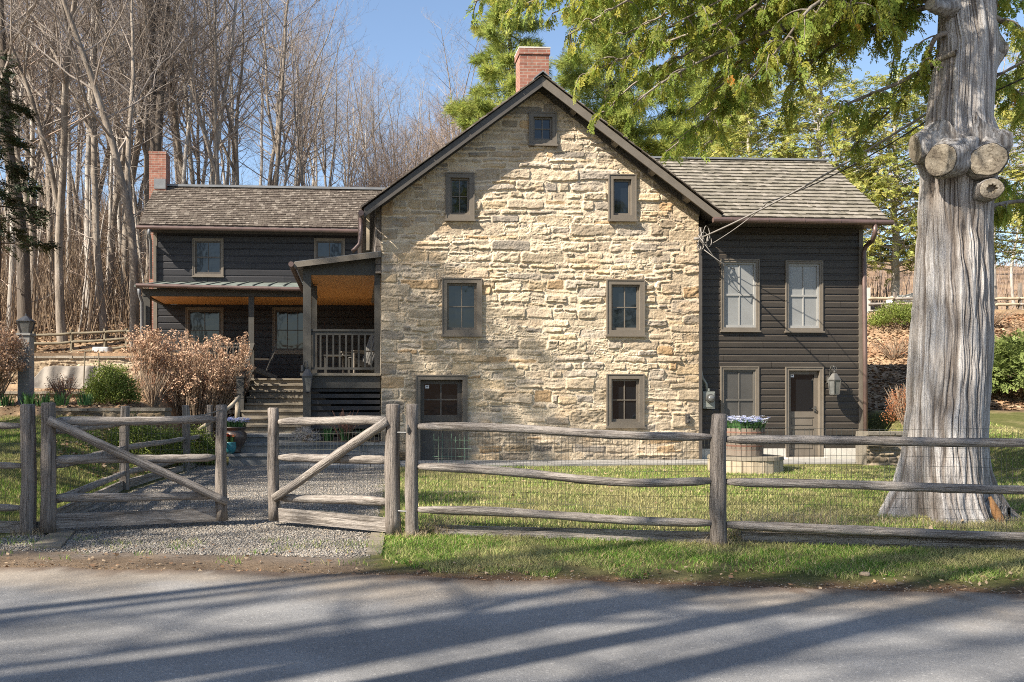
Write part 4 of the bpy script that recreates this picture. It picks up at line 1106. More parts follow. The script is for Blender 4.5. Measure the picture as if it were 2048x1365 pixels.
# ------------------------------------------------------------------ garden walls
def garden_wall(label, px0, px1, pyt, D, z0, seed, k=1.0, **kw):
    a, e = P(px0, pyt, D), P(px1, pyt, D)
    t = kind(thing('garden_wall', label, 'wall', (a.x, D, z0)), 'thing')
    H = a.z - z0; Wd = e.x - a.x
    relief('stone_face', t, 0, 0, Wd, H, 0, .02, seed, M['drystone'], hmin=.07, hmax=.2, wmin=.15, wmax=.6, prot=.06, tintmul=lambda x, z: k + 0 * x, **kw)
    b = MB(); b.box(.0, Wd, .005, .45, 0, H - .03, (.40 * k, .36 * k, .30 * k)); b.build('wall_core', M['drystone'], t, tinted=True)
    b = MB(); rg = random.Random(seed); x = 0
    while x < Wd:
        w = rg.uniform(.35, .8); c = rg.uniform(.75, 1.1)
        b.box(x + .006, min(x + w, Wd + .03) - .006, -.07 + rg.uniform(-.02, .02), .45, H - .0295, H + .035 + rg.uniform(-.008, .008), (.40 * c * k, .36 * c * k, .30 * c * k)); x += w
    b.build('coping', M['drystone'], t, tinted=True)
    return t
garden_wall('tall pale stone terrace wall behind the canvas covered frame', -90, 287, 715, 25.0, 1.75, 61, k=.72)
garden_wall('low brown stone wall at the foot of the covered frame', -60, 262, 786, 20.95, 1.35, 62, k=.55)
garden_wall('low dry stone edging of the bulb bed beside the lawn', 88, 330, 820, 18.35, 1.0, 63, k=.5)
a, e = P(1733, 900, 18.6), P(1812, 900, 18.6)
rwall = garden_wall('short pale block wall stepping up behind the downspout', 1733, 1826, 868, 18.6, -.1, 64, k=.42)
MB().box(-.05, .55, -.14, -.075, .62, .70).build('board_cap', M['old_rail'], rwall)

# ------------------------------------------------------------------ lanterns
def lantern(name, label, top, s, hang=0.0, sides=4, m='black_metal', back=None, cat='lantern', wide=.5, rz=0.0, low=.30):
    """lantern hanging below (or standing under) its finial at top, s tall; back: point on the wall"""
    t = thing(name, label, cat, top, rz)
    b = MB(); n = sides
    zt, zs, zb = -.12 * s, -.36 * s, -.92 * s
    b.lathe((0, 0, 0), [(.03 * s, -.10 * s), (.10 * s, -.13 * s), (wide * .5 * s + .02 * s, zs), (wide * .5 * s + .02 * s, zs - .035 * s)], n)
    b.build('lantern_roof', M[m], t)
    b = MB(); b.lathe((0, 0, 0), [(low * s * .9, zb - .03 * s), (low * s, zb - .02 * s), (low * s, zb + .02 * s), (low * .5 * s, zb + .0201 * s)], n); b.lathe((0, 0, 0), [(.04 * s, zb - .08 * s), (low * s * .6, zb - .0301 * s)], n)
    r0, r1 = low * s * .97, wide * .5 * s
    for k in range(n):
        a = 2 * math.pi * k / n
        b.tube([(r0 * math.cos(a), r0 * math.sin(a), zb), (r1 * math.cos(a), r1 * math.sin(a), zs - .03 * s)], .022 * s, 4)
    b.build('lantern_frame', M[m], t)
    MB().lathe((0, 0, 0), [(r0 * .93, zb + .021 * s), (r1 * .93, zs - .036 * s)], n).build('lantern_glass', M['lamp_glass'], t)
    MB().lathe((0, 0, 0), [(.03 * s, -.10 * s), (.05 * s, -.06 * s), (.02 * s, -.03 * s), (.005 * s, 0)], 8).build('finial', M[m], t)
    if back is not None:
        b = MB(); w = Vector(back)
        pts = [w, w + Vector((0, -.03, .10 * s)), Vector((0, w.y * .55, .17 * s)), Vector((0, w.y * .1, .16 * s)), Vector((0, 0, .06 * s)), Vector((0, 0, -.02 * s))]
        b.tube(pts, .022 * s, 6); b.lathe((w.x, w.y + .0, w.z), [(.001, -.12 * s), (.07 * s, -.11 * s), (.07 * s, .11 * s), (.001, .12 * s)], 8); b.build('bracket', M[m], t)
    return t
def hw(px, py, yl):
    x, z = hl(px, py, yl); return HO + Vector((x * CT - yl * ST, x * ST + yl * CT, z))
lantern('wall_lantern', 'black tapered lantern on the porch post above the stairs', hw(615, 732, .02), .62, back=(0, .16, -.05), wide=.50, low=.15, rz=TH + math.pi / 4)
t = lantern('wall_lantern', 'pewter six sided lantern on the dark clapboards right of the panelled door', hw(1669, 741, -.04), .60, sides=6, m='pewter', back=(0, .26, -.22), wide=.48, low=.19, rz=TH)
rgm = MB(); rgm.tube([(.055 * math.cos(a), 0, .03 + .055 * math.sin(a)) for a in np.linspace(0, 2 * math.pi, 13)], .008, 5, False); rgm.build('hanging_ring', M['pewter'], t)
pp = P(52, 672, 19.5)
lp = thing('lamp_post', 'grey square lamp post carrying a glass lantern among dried hydrangeas', 'lamp post', (pp.x, pp.y, 1.3))
MB().box(-.13, .13, -.13, .13, 0, pp.z - 1.3).build('post_shaft', M['post_grey'], lp)
MB().box(-.16, .16, -.16, .16, pp.z - 1.2995, pp.z - 1.25).build('post_cap', M['post_grey'], lp)
lantern('post_lantern', 'dark metal lantern with clear panes standing on the grey square post', (pp.x, pp.y, pp.z + .50), .48, wide=.86, low=.27, rz=math.pi / 4)

# ------------------------------------------------------------------ meter, cables, outlet
mx, mz = hl(1416, 800, .1)
mt = thing('electric_meter', 'grey electric meter box with round glass dial on the dark corner of the wing', 'electric meter', HO + Vector((mx * CT - .1 * ST, mx * ST + .1 * CT, mz)), TH)
MB().box(-.14, .14, -.06, .13, -.20, .19).build('meter_box', M['meter_grey'], mt)
MB().box(-.12, .12, -.068, -.0605, -.17, .165).build('meter_cover', M['meter_grey'], mt)
b = MB(); b.tube([(.02, -.0685, .03), (.02, -.10, .03), (.02, -.125, .03)], [.105, .105, .098], 16); b.build('dial_rim', M['pewter'], mt)
b = MB(); b.tube([(.02, -.126, .03), (.02, -.16, .03), (.02, -.185, .03)], [.085, .078, .04], 16); b.build('dial_glass', M['lamp_glass'], mt, smooth=True)
b = MB(); off_ = Vector((mx, .1, mz))
pts = [hl(1396, 455, .1), hl(1397, 600, .1), hl(1400, 735, .1), hl(1404, 755, .1), hl(1412, 768, .1), hl(1414, 784, .1)]
b.tube([Vector((x, -.02 if i < 3 else .0, z)) - Vector((mx, 0, mz)) for i, (x, z) in enumerate(pts)], .034, 8); b.build('conduit', M['meter_grey'], mt, smooth=True)
b = MB(); b.tube([(.0, -.0, .20), (.0, -.0, .26)], .048, 10); b.build('conduit_fitting', M['meter_grey'], mt)
b = MB(); b.tube([(-.10, .05, .18), (-.12, .06, .30), (-.08, .06, .42), (-.13, .08, .6)], .008, 5); b.build('ground_wire', M['green_wire'], mt)
ox, oz = hl(1375, 838, -.06)
ob = thing('outlet_box', 'small dark weatherproof outlet on the stone near the right corner', 'outlet', HO + Vector((ox * CT + .06 * ST, ox * ST - .06 * CT, oz)), TH)
MB().box(-.045, .045, -.03, .05, -.105, .105).build('outlet_cover', M['trim_dark'], ob)
for z in (-.05, .05): MB().lathe((0, -.034, z), [(.001, -.022), (.02, -.018), (.02, .018), (.001, .022)], 8).build('outlet_face', M['pewter'], ob)
A = hw(1402, 476, -.08)
B = P(1860, 224, 12.2)
C_ = B + (B - A) * 1.1 + Vector((0, 0, .25))
def cable(label, pts, r, m, n=24, sag=0.0, name='overhead_cable'):
    b = MB()
    ps = []
    for (p, q) in zip(pts[:-1], pts[1:]):
        for i in range(n): f = i / n; w = Vector(p).lerp(Vector(q), f); w.z -= sag * 4 * f * (1 - f); ps.append(w)
    ps.append(Vector(pts[-1])); b.tube(ps, r, 6)
    return tag(b.build(name, M[m], smooth=True), label, 'cable')
cable('thick grey service cable rising from the house corner past the big trunk', [A, B, C_], .017, 'cable', sag=.10)
A2 = hw(1425, 487, -.10); mid = hw(1497, 438, -.9)
cable('thin pale cable joining the service drop below the wing eave', [A2, mid, A.lerp(B, .40) + Vector((0, 0, -.02))], .009, 'cable', sag=.02)
B3 = P(1852, 243, 12.6)
cable('thin dark wire sagging beneath the thick service cable', [A.lerp(B, .38), B3, B3 + (B3 - A) * .9], .010, 'black_cable', sag=.12)
lb = MB()
for (px, py, r, sq) in ((1408, 476, .16, .8), (1402, 488, .12, 1.1), (1413, 468, .13, 1.4), (1398, 495, .07, 1.0), (1418, 482, .10, 1.3)):
    c_ = hw(px, py, -.10 - .04 * random.random())
    lb.tube([c_ + Vector((r * .55 * math.cos(a), .02 * math.sin(2 * a), r * sq * math.sin(a))) for a in np.linspace(0, 2 * math.pi, 17)], .010, 5, False)
for (a, e) in (((1400, 455), (1405, 500)), ((1396, 470), (1440, 530)), ((1408, 500), (1470, 540))):
    lb.tube([hw(*a, -.12), hw((a[0] + e[0]) / 2 + 4, (a[1] + e[1]) / 2 + 6, -.2), hw(*e, -.02)], .010, 5)
lb.tube([hw(1388, 478, -.06), hw(1399, 478, -.12)], [.035, .03], 8)
tag(lb.build('cable_loops', M['cable'], smooth=True), 'tangled drip loops of cable at the top corner of stone and clapboards', 'cable')

# ------------------------------------------------------------------ porch chairs and table
def adirondack(label, px, py, yl, rz, m='trim_dark'):
    x, z = hl(px, py, yl)
    t = thing('porch_chair', label, 'chair', HO + Vector((x * CT - yl * ST, x * ST + yl * CT, zf + .003)), TH + rz)
    for s in (-1, 1):
        MB().box(s * .27 - .03, s * .27 + .03, -.36, -.33, 0, .54).build('leg', M['trim'], t)
        b = MB(); b.bar((s * .25, -.34, .34), (s * .25, .42, .03), .028, .12); b.build('leg', M[m], t)
        MB().box(s * .30 - .07, s * .30 + .07, -.40, .30, .5405, .565).build('arm', M['trim'], t)
    b = MB()
    for k in range(6): b.bar((-.25, -.34 + k * .09, .402 - k * .035), (.25, -.34 + k * .09, .402 - k * .035), .075, .02)
    b.build('seat', M[m], t)
    b = MB()
    for k in range(5):
        xk = -.22 + k * .11; h = .98 + .06 * math.cos(k - 2)
        b.bar((xk, .14, .22), (xk * 1.25, .44, h), .095, .02, (0, -1, .3))
    b.bar((-.26, .33, .62), (.26, .33, .62), .03, .06)
    b.build('backrest', M[m], t)
adirondack('dark slatted armchair on the porch at the head of the stairs', 522, 753, YP + .75, math.radians(-80), 'chair_paint')
adirondack('dark slatted armchair behind the railing of the forward porch', 722, 735, 1.5, math.radians(-60), 'chair_paint')
x, z = hl(668, 735, 1.5)
tb = thing('porch_table', 'small low slatted side table behind the porch railing', 'table', HO + Vector((x * CT, x * ST + 1.5 * CT, zf + .003)), TH)
MB().box(-.32, .32, -.25, .25, .44, .47).build('table_top', M['porch_paint'], tb)
for sx in (-.28, .28):
    for sy in (-.2, .2): MB().box(sx - .025, sx + .025, sy - .025, sy + .025, 0, .4395).build('leg', M['porch_paint'], tb)

# ------------------------------------------------------------------ barrel planter, urns, covered garden things
bp = P(1490, 948, 17.3); bz = gz(bp.x, bp.y)
wr = thing('well_ring', 'low pale round timber ring with mossy top on the lawn', 'planter base', (bp.x, bp.y, bz - .03))
b = MB(); n = 22
for k in range(n):
    a0, a1 = 2 * math.pi * k / n + .012, 2 * math.pi * (k + 1) / n - .012
    c_ = random.uniform(.8, 1.1); ri, ro = .55, .70
    q4 = [(ro * math.cos(a0), ro * math.sin(a0)), (ro * math.cos(a1), ro * math.sin(a1)), (ri * math.cos(a1), ri * math.sin(a1)), (ri * math.cos(a0), ri * math.sin(a0))]
    lo_ = [(x, y, 0) for x, y in q4]; hi_ = [(x, y, .27) for x, y in q4]
    for k2 in range(4): b.face([lo_[k2], lo_[(k2 + 1) % 4], hi_[(k2 + 1) % 4], hi_[k2]], (c_, c_, c_))
    b.face(hi_)
b.build('timber_ring', M['pale_wood'], wr)
b = MB(); b.tube([(0, 0, .2705), (0, 0, .335)], [.715, .70], 28); b.build('ring_top', M['tread'], wr)
tub = thing('barrel_planter', 'half wine barrel with rusty hoops standing on the round base', 'planter', (bp.x - .02, bp.y, bz + .308))
prof = [(.33, 0), (.365, .15), (.385, .3), (.39, .42), (.385, .54)]
def profr(z): return float(np.interp(z, [p[1] for p in prof], [p[0] for p in prof]))
for k in range(24):
    b = MB(); a0, a1 = 2 * math.pi * k / 24, 2 * math.pi * (k + 1) / 24 - .02
    for (r0_, z0_), (r1_, z1_) in zip(prof[:-1], prof[1:]):
        b.face([(r0_ * math.cos(a0), r0_ * math.sin(a0), z0_), (r0_ * math.cos(a1), r0_ * math.sin(a1), z0_), (r1_ * math.cos(a1), r1_ * math.sin(a1), z1_), (r1_ * math.cos(a0), r1_ * math.sin(a0), z1_)])
    if k == 0: stv = b
    else:
        o2 = len(stv.v); stv.v += b.v; stv.f += [tuple(i + o2 for i in f) for f in b.f]; stv.t += b.t
stv.lathe((0, 0, 0), [(.36, .005), (.36, .45)], 24)
stv.build('staves', M['barrel'], tub)
for z in (.10, .20, .46):
    b = MB(); b.lathe((0, 0, 0), [(profr(z - .02) + .003, z - .016), (profr(z) + .005, z), (profr(z + .02) + .003, z + .016)], 24); b.build('hoop', M['rust'], tub)
MB().lathe((0, 0, 0), [(.37, .46), (.37, .51)], 24).build('potting_soil', M['soil'], tub)

def vessel(name, label, p, prof, m, soil=True):
    t = thing(name, label, 'pot', p)
    MB().lathe((0, 0, 0), prof, 22).build('pot_body', M[m], t, smooth=True)
    if soil: MB().lathe((0, 0, 0), [(prof[-1][0] * .9, prof[-1][1] + .002), (prof[-1][0] * .86, prof[-1][1] + .006)], 18).build('potting_soil', M['soil'], t)
    return t
u1 = hw(469, 903, -.62)
urn_p = Vector((u1.x, u1.y, HO.z + .348))
vessel('flower_urn', 'dark bulbous urn of blue pansies on the lowest step', urn_p, [(.12, 0), (.15, .03), (.11, .07), (.20, .18), (.27, .32), (.26, .42), (.21, .47), (.24, .52), (.28, .54), (.28, .56)], 'terracotta_dark')
u2 = hw(463, 908, -.90)
teal_p = Vector((u2.x - .02, u2.y, HO.z + .348))
vessel('flower_pot', 'small teal glazed pot of red tulips in front of the dark urn', teal_p, [(.07, 0), (.11, .08), (.125, .16), (.11, .22), (.125, .245)], 'teal')

# canvas cover over a garden frame
c0, c1 = P(63, 785, 22.2), P(213, 785, 22.2)
nx_, ny_ = 70, 34
U, Vv = np.meshgrid(np.linspace(0, 1, nx_), np.linspace(0, 1, ny_))
Ln = c1.x - c0.x; gz0 = gz((c0.x + c1.x) / 2, 22.2) + .03; Ht = P(100, 732, 22.6).z - gz0
prof_y = np.interp(Vv, [0, .12, .45, .62, 1], [-.42, -.38, -.05, .05, .9]); prof_z = np.interp(Vv, [0, .12, .45, .62, 1], [0, .04, .97, 1.0, .98])
endl = sstep(0, .13, U); endr = 1 - sstep(.93, 1.0, U)
fold = .11 * np.sin(U * 26 + np.sin(Vv * 4) * 1.5) * (1 - Vv) * (fbm(U * 6, Vv * 2, 90) + .2) + .05 * (fbm(U * 9, Vv * 5, 91) - .5)
sagt = 1 - .03 * np.sin(U * np.pi * 3) ** 2
X_ = c0.x + U * Ln - .16 * (1 - endl) * (1 - prof_z); Y_ = 22.4 + prof_y + fold * -1.2 - .1 * (1 - endl)
Z_ = gz0 + Ht * prof_z * sagt * (.0 + np.minimum(1, .35 + .65 * endl)) * (.6 + .4 * endr) + fold * .15
I = np.arange(nx_ * ny_).reshape(ny_, nx_)
Fq = np.stack([I[:-1, :-1], I[:-1, 1:], I[1:, 1:], I[1:, :-1]], -1).reshape(-1, 4)
tag(npmesh('canvas_cover', np.stack([X_, Y_, Z_], -1).reshape(-1, 3), Fq, M['tarp'], smooth=True), 'dusty beige canvas draped over a long low garden frame', 'cover')
gb_ = P(199, 712, 28); gw = 19 * 28 / FPX
U, Vv = np.meshgrid(np.linspace(0, 2 * np.pi, 40), np.linspace(0, 1, 12))
sq = 1 / np.maximum(np.abs(np.cos(U)), np.abs(np.sin(U))) ** .75
rad_ = gw * .92 * sq * np.interp(Vv, [0, .9, .97, 1], [1.04, 1, .9, 0]) * (1 + .06 * (fbm(U * 3, Vv * 3, 93) - .5))
zz = np.interp(Vv, [0, .9, 1], [0, 1, 1.03]) * (P(199, 694, 28).z - gb_.z)
V_ = np.stack([gb_.x + rad_ * np.cos(U), 28.3 + rad_ * np.sin(U) * .8, gb_.z + zz], -1).reshape(-1, 3)
I = np.arange(40 * 12).reshape(12, 40)
Fq = np.stack([I[:-1, :-1], I[:-1, 1:], I[1:, 1:], I[1:, :-1]], -1).reshape(-1, 4)
tag(npmesh('covered_box', V_, Fq, M['tarp_grey'], smooth=True), 'small grey canvas covered box on the terrace before the paddock fence', 'covered box')
for (pa, pb, lab) in (((170, 704), (166, 800), 'tall thin garden stake in front of the canvas cover'), ((197, 706), (200, 765), 'short thin garden stake beside the boxwood bush')):
    tag(MB().tube([P(*pb, 21.4), P(*pa, 21.4)], .017, 6).build('garden_stake', M['old_rail']), lab, 'stake')

# flagstones by the gate posts, small rocks by the road
def slab(label, pts, z, name='flagstone'):
    b = MB(); n = len(pts)
    t_ = [(x, y, gz(x, y) + z + .02) for x, y in pts]; lo_ = [(x, y, gz(x, y) - .05) for x, y in pts]
    b.face(t_)
    for k in range(n): b.face([lo_[k], lo_[(k + 1) % n], t_[(k + 1) % n], t_[k]])
    tag(b.build(name, M['bluestone'] if False else M['tread']), label, 'flagstone')
def gpt(px, py): D = FPX * CZ / (py - Y0); v = P(px, py, D); return (v.x, v.y)
slab('flat worn flagstone under the wide gate hinge post', [gpt(62, 1098), gpt(122, 1098), gpt(150, 1066), gpt(112, 1062)], .004)
slab('flat worn flagstone beside the narrower gate hinge post', [gpt(733, 1110), gpt(764, 1110), gpt(770, 1072), gpt(742, 1070)], .004)
def rock(label, px, py, r, m='pebble', squash=.5, seed=0):
    x, y = gpt(px, py); rg = np.random.default_rng(seed)
    th = np.linspace(0, 2 * np.pi, 12, endpoint=False); V_ = []; 
    for ph in np.linspace(-1.3, 1.3, 7):
        for t_ in th:
            k = r * (1 + .35 * (rg.random() - .5)); V_.append((x + k * np.cos(ph) * np.cos(t_), y + k * np.cos(ph) * np.sin(t_) * .8, gz(x, y) + .4 * r * squash + k * squash * np.sin(ph)))
    I = np.arange(84).reshape(7, 12); F_ = np.stack([I[:-1], np.roll(I, -1, 1)[:-1], np.roll(I, -1, 1)[1:], I[1:]], -1).reshape(-1, 4)
    cap_ = [np.array([[*I[0][::-1]]]), np.array([[*I[-1]]])]
    return tag(npmesh('road_rock', np.array(V_), [F_] + cap_, M[m], smooth=False, tint=np.array([(.30, .23, .16)])), label, 'rock')
rock('tan stone lying at the edge of the road in the verge', 1730, 1152, .045, seed=3)
rock('dark rounded stone low against the foot of the stone wall corner', 1352, 918, .16, seed=4)

# ------------------------------------------------------------------ the big cedar
def disp_tube(name, m, parent, zs, cxs, rs, cy, nth, tw=.25, flare=None, seed=0, burls=()):
    """trunk of stringy bark: interwoven ridges and brown furrows that wind up the stem, swollen at the burls"""
    th = np.linspace(0, 2 * np.pi, nth, endpoint=False)
    TT, ZI = np.meshgrid(th, np.arange(len(zs)))
    Zz = zs[ZI]; Rr = rs[ZI]; Cx = cxs[ZI]
    u = (TT + tw * Zz + .5 * (fbm(TT * 0 + 1, Zz * .7, seed) - .5)) / (2 * np.pi)
    u = u + .030 * (fbm(u * 12, Zz * .9, seed + 8, 3, 12) - .5) + .012 * (fbm(u * 36, Zz * 2.2, seed + 9, 2, 36) - .5)
    big = fbm(u * 6, Zz * .22, seed + 1, 2, 6); big = big - big.mean(1, keepdims=True)
    n1_ = np.abs(vnoise(u * 22, Zz * .42, seed + 2, 22) * 2 - 1); n2_ = np.abs(vnoise(u * 54, Zz * .95, seed + 3, 54) * 2 - 1); n3_ = np.abs(vnoise(u * 110, Zz * 1.8, seed + 4, 110) * 2 - 1)
    f1 = np.exp(-(n1_ / .17) ** 2); f2 = np.exp(-(n2_ / .22) ** 2); f3 = np.exp(-(n3_ / .3) ** 2)
    R = Rr * (.935 + .07 * big) - .028 * f1 - .020 * f2 - .011 * f3 + .02 * (fbm(u * 18, Zz * 2.5, seed + 15, 3, 18) - .5) + .012 * vnoise(u * 150, Zz * 5, seed + 5, 150)
    if flare is not None:
        fl_ = flare[ZI]
        R = R + fl_ * (.55 + .6 * np.cos(TT * 4 + .8) + .4 * np.cos(TT * 7 + 2)) * .5
    for (t0, z0, amp, st, sz) in burls:
        dt = (TT - t0 + np.pi) % (2 * np.pi) - np.pi
        R = R + amp * np.exp(-(dt / st) ** 2 - ((Zz - z0) / sz) ** 2) * (.7 + .6 * fbm(TT * 6, Zz * 8, seed + 20))
    V = np.stack([Cx + R * np.cos(TT), cy + R * np.sin(TT) * .92, Zz], -1).reshape(-1, 3)
    n = len(zs); I = np.arange(n * nth).reshape(n, nth)
    Fq = np.stack([I[:-1], np.roll(I, -1, 1)[:-1], np.roll(I, -1, 1)[1:], I[1:]], -1).reshape(-1, 4)
    f4 = np.exp(-((np.abs(vnoise(u * 190, Zz * 3.1, seed + 6, 190) * 2 - 1)) / .35) ** 2)
    w = np.clip(f1 * .42 + f2 * .40 + f3 * .30 + f4 * .22, 0, .85)[..., None]
    patch = sstep(.5, .68, fbm(u * 9, Zz * .8, seed + 12, 3, 9))[..., None]
    cl = np.array((.47, .445, .42)) * (1 - patch) + np.array((.385, .352, .32)) * patch
    cl = cl * (.85 + .4 * fbm(u * 60, Zz * 2, seed + 13, 3, 60))[..., None]
    cl = cl * (1 - w) + np.array((.15, .118, .094)) * w
    return npmesh(name, V, Fq, m, parent, smooth=True, vtint=cl.reshape(-1, 3))
TD = 11.0
tz = P(1890, 1035, TD); 
cedar = thing('old_cedar_tree', 'huge old cedar with grey stringy trunk and sawn limb stubs behind the roadside fence', 'tree', (tz.x, TD, 0))
prof_t = [(-300, 1890, 1982), (-120, 1888, 1986), (0, 1883, 1987), (88, 1879, 1992), (147, 1868, 1988), (235, 1857, 1981), (300, 1850, 1983), (350, 1846, 1984), (456, 1838, 1982), (600, 1827, 1980), (700, 1820, 1980), (805, 1815, 1972), (869, 1810, 1967), (946, 1803, 1966), (1000, 1798, 1968), (1070, 1794, 1972)]
pz = np.array([CZ - (p[0] - Y0) * TD / FPX for p in prof_t])[::-1]
pc = np.array([((p[1] + p[2]) / 2 - X0) * TD / FPX - tz.x for p in prof_t])[::-1]
prr_ = np.array([(p[2] - p[1]) / 2 * TD / FPX for p in prof_t])[::-1]
zs = np.concatenate([np.arange(-.25, 1.2, .016), np.arange(1.2, 7.4, .016), np.arange(7.4, 8.4, .1), np.arange(8.4, 15, .3)])
cxs = np.interp(zs, pz, pc); rs = np.interp(zs, pz, prr_) * np.interp(zs, [8, 15], [1, .35])
flare = np.interp(zs, [-.3, .0, .15, .4, .8, 1.3], [.75, .55, .36, .17, .05, 0])
disp_tube('trunk', M['bark_trunk'], cedar, zs, cxs, rs, 0, 640, .16, flare, 3, burls=((-2.1, 4.5, .11, .4, .26), (-1.2, 4.52, .12, .4, .26), (-.55, 4.62, .13, .35, .22), (-1.15, 4.1, .08, .3, .2), (3.0, 4.55, .09, .35, .2), (-.2, 5.85, .12, .3, .18), (-1.75, 5.0, -.05, .3, .3), (-2.0, 2.9, .05, .4, .5)))
# orange streaks of rot
M['rot'] = pmat('orange rotten wood', [(.16, .075, .03), (.34, .18, .075), (.26, .14, .07)], 5, (5, 5, .8), .95, bump=.6, bscale=14, bstretch=(6, 6, .8))
M['cut'] = pmat('sawn log face', [(.12, .095, .07), (.25, .21, .155), (.37, .32, .25)], 7, rough=.9, bump=.8, bscale=22, fine=(40, .25), crack=((2, 2, 2), 2.0, .02))
def stub(px, py, D, d, r, L, hollow=0.0, rot=False):
    c = P(px, py, D) - Vector((tz.x, TD, 0)); d = Vector(d).normalized()
    b = MB(); k = 7; rg = random.Random(px)
    side = d.orthogonal().normalized()
    pts = []; rad = []
    for i in range(k):
        f = i / (k - 1)
        pts.append(c - d * (L * (1 - f)) + Vector((0, 0, .10 * (1 - f) ** 2)))
        rad.append(r * (1.55 - .50 * f ** .7 + (.05 if i == k - 2 else 0)))
    n = 28
    o0 = len(b.v); b.tube(pts, rad, n, False)
    for i, v in enumerate(b.v):
        a = i % n; row = i // n
        ph = 6.2832 * a / n; e_ = (1.0 if row < k - 2 else .35); g = 1 + e_ * (.10 * math.sin(ph * 2 + row * .5 + px) + .06 * math.sin(ph * 5 + px) + .04 * math.sin(ph * 9 + row)) + rg.uniform(-.012, .012)
        ctr = pts[row]; b.v[i] = tuple(ctr + (Vector(v) - ctr) * g)
    rim = [Vector(b.v[(k - 1) * n + i]) for i in range(n)]
    s = b.build('limb_stub', M['bark_cedar'], cedar, smooth=True)
    b = MB(); rings = [(.97, .0), (.92, .025), (.70, .03), (.45, .022), (.2, .015), (.02, .0)]
    if hollow: rings = [(.98, .0), (.93, .03), (hollow * 1.1, .045), (hollow, .02), (hollow * .8, -.18), (.03, -.2)]
    base = 0
    for fr, off in rings:
        for i in range(n):
            w = c + (rim[i] - c) * fr + d * (off * r * 2)
            if hollow and fr <= hollow * 1.1: w = w + (rim[i] - c) * (.18 * math.sin(i * 1.9) * fr)
            b.v.append(tuple(w))
    for j in range(len(rings) - 1):
        for i in range(n):
            b.f.append((j * n + i, j * n + (i + 1) % n, (j + 1) * n + (i + 1) % n, (j + 1) * n + i)); b.t.append((1, 1, 1))
    b.f.append(tuple((len(rings) - 1) * n + i for i in range(n))); b.t.append((1, 1, 1))
    b.build('cut_face', M['cut'], s, smooth=False)
    return s
stub(1881, 321, 10.46, (-.85, -.6, -.12), .178, .42)
stub(1977, 320, 10.38, (-.40, -.92, -.08), .186, .5)
stub(1984, 378, 10.36, (-.30, -.95, -.04), .118, .42, hollow=.42)
stub(1830, 300, 10.85, (-1, .15, -.12), .17, .35)
stub(2009, 292, 10.75, (.95, -.1, -.12), .17, .5)
stub(2010, 100, 10.9, (1, -.15, .05), .085, .35)
stub(1860, 8, 10.7, (-1, -.4, .25), .07, .4)
for (pts, w) in (([(1925, 985), (1935, 1015), (1942, 1038), (1950, 1052)], .045),):
    b = MB(); ps = []
    for px, py in pts:
        f = (px - X0) * TD / FPX - tz.x; z = CZ - (py - Y0) * TD / FPX
        r = float(np.interp(z, pz, prr_)) + float(np.interp(z, zs, flare)) * .3; cx = float(np.interp(z, pz, pc))
        dx = max(-.98, min(.98, (f - cx) / r)); ps.append((cx + r * dx, -r * .92 * math.sqrt(1 - dx * dx) - .015, z))
    b.tube(ps, [w * .4, w, w, w * .6], 7, jit=.25); b.build('rot_streak', M['rot'], cedar, smooth=True)
# torn bark slab at the foot
b = MB(); e = P(1985, 1020, 10.6) - Vector((tz.x, TD, 0))
for k in range(9):
    a = k / 8; b.tube([e + Vector((-.22 + .05 * k, -.05, -.25)), e + Vector((-.12 + .045 * k, .0 + .01 * k, -.02 + .04 * math.sin(k))), e + Vector((-.02 + .035 * k, .04, .14 - .015 * k))], [.05, .035, .008], 5, jit=.3)
b.build('torn_bark', M['bark_cedar'], cedar, smooth=True)

# ------------------------------------------------------------------ leaf sprays
def rotmats(dirs, ups, rng):
    """frames with x along dirs, y sideways, z roughly up"""
    d = dirs / np.linalg.norm(dirs, axis=1, keepdims=True)
    y = np.cross(ups, d); ln = np.linalg.norm(y, axis=1, keepdims=True)
    y = np.where(ln > 1e-4, y / np.maximum(ln, 1e-4), np.array([[0, 1, 0]])); z = np.cross(d, y)
    return np.stack([d, y, z], -1)
def place(templates, pos, dirs, ups, scale, tints, rng):
    Vs, Ts = [], []
    pick = rng.integers(0, len(templates), len(pos))
    R = rotmats(dirs, ups, rng)
    for k, t in enumerate(templates):
        ix = np.nonzero(pick == k)[0]
        if not len(ix): continue
        q = t.reshape(-1, 3)
        W = np.einsum('nij,mj->nmi', R[ix], q) * scale[ix][:, None, None] + pos[ix][:, None, :]
        Vs.append(W.reshape(-1, t.shape[1], 3)); 
        ft = tints[ix][:, None, :] * (1 + .25 * (rng.random((len(ix), len(t), 1)) - .5))
        Ts.append(ft.reshape(-1, 3))
    V = np.concatenate(Vs); T = np.concatenate(Ts)
    n, c = V.shape[:2]
    return V.reshape(-1, 3), np.arange(n * c).reshape(n, c), T
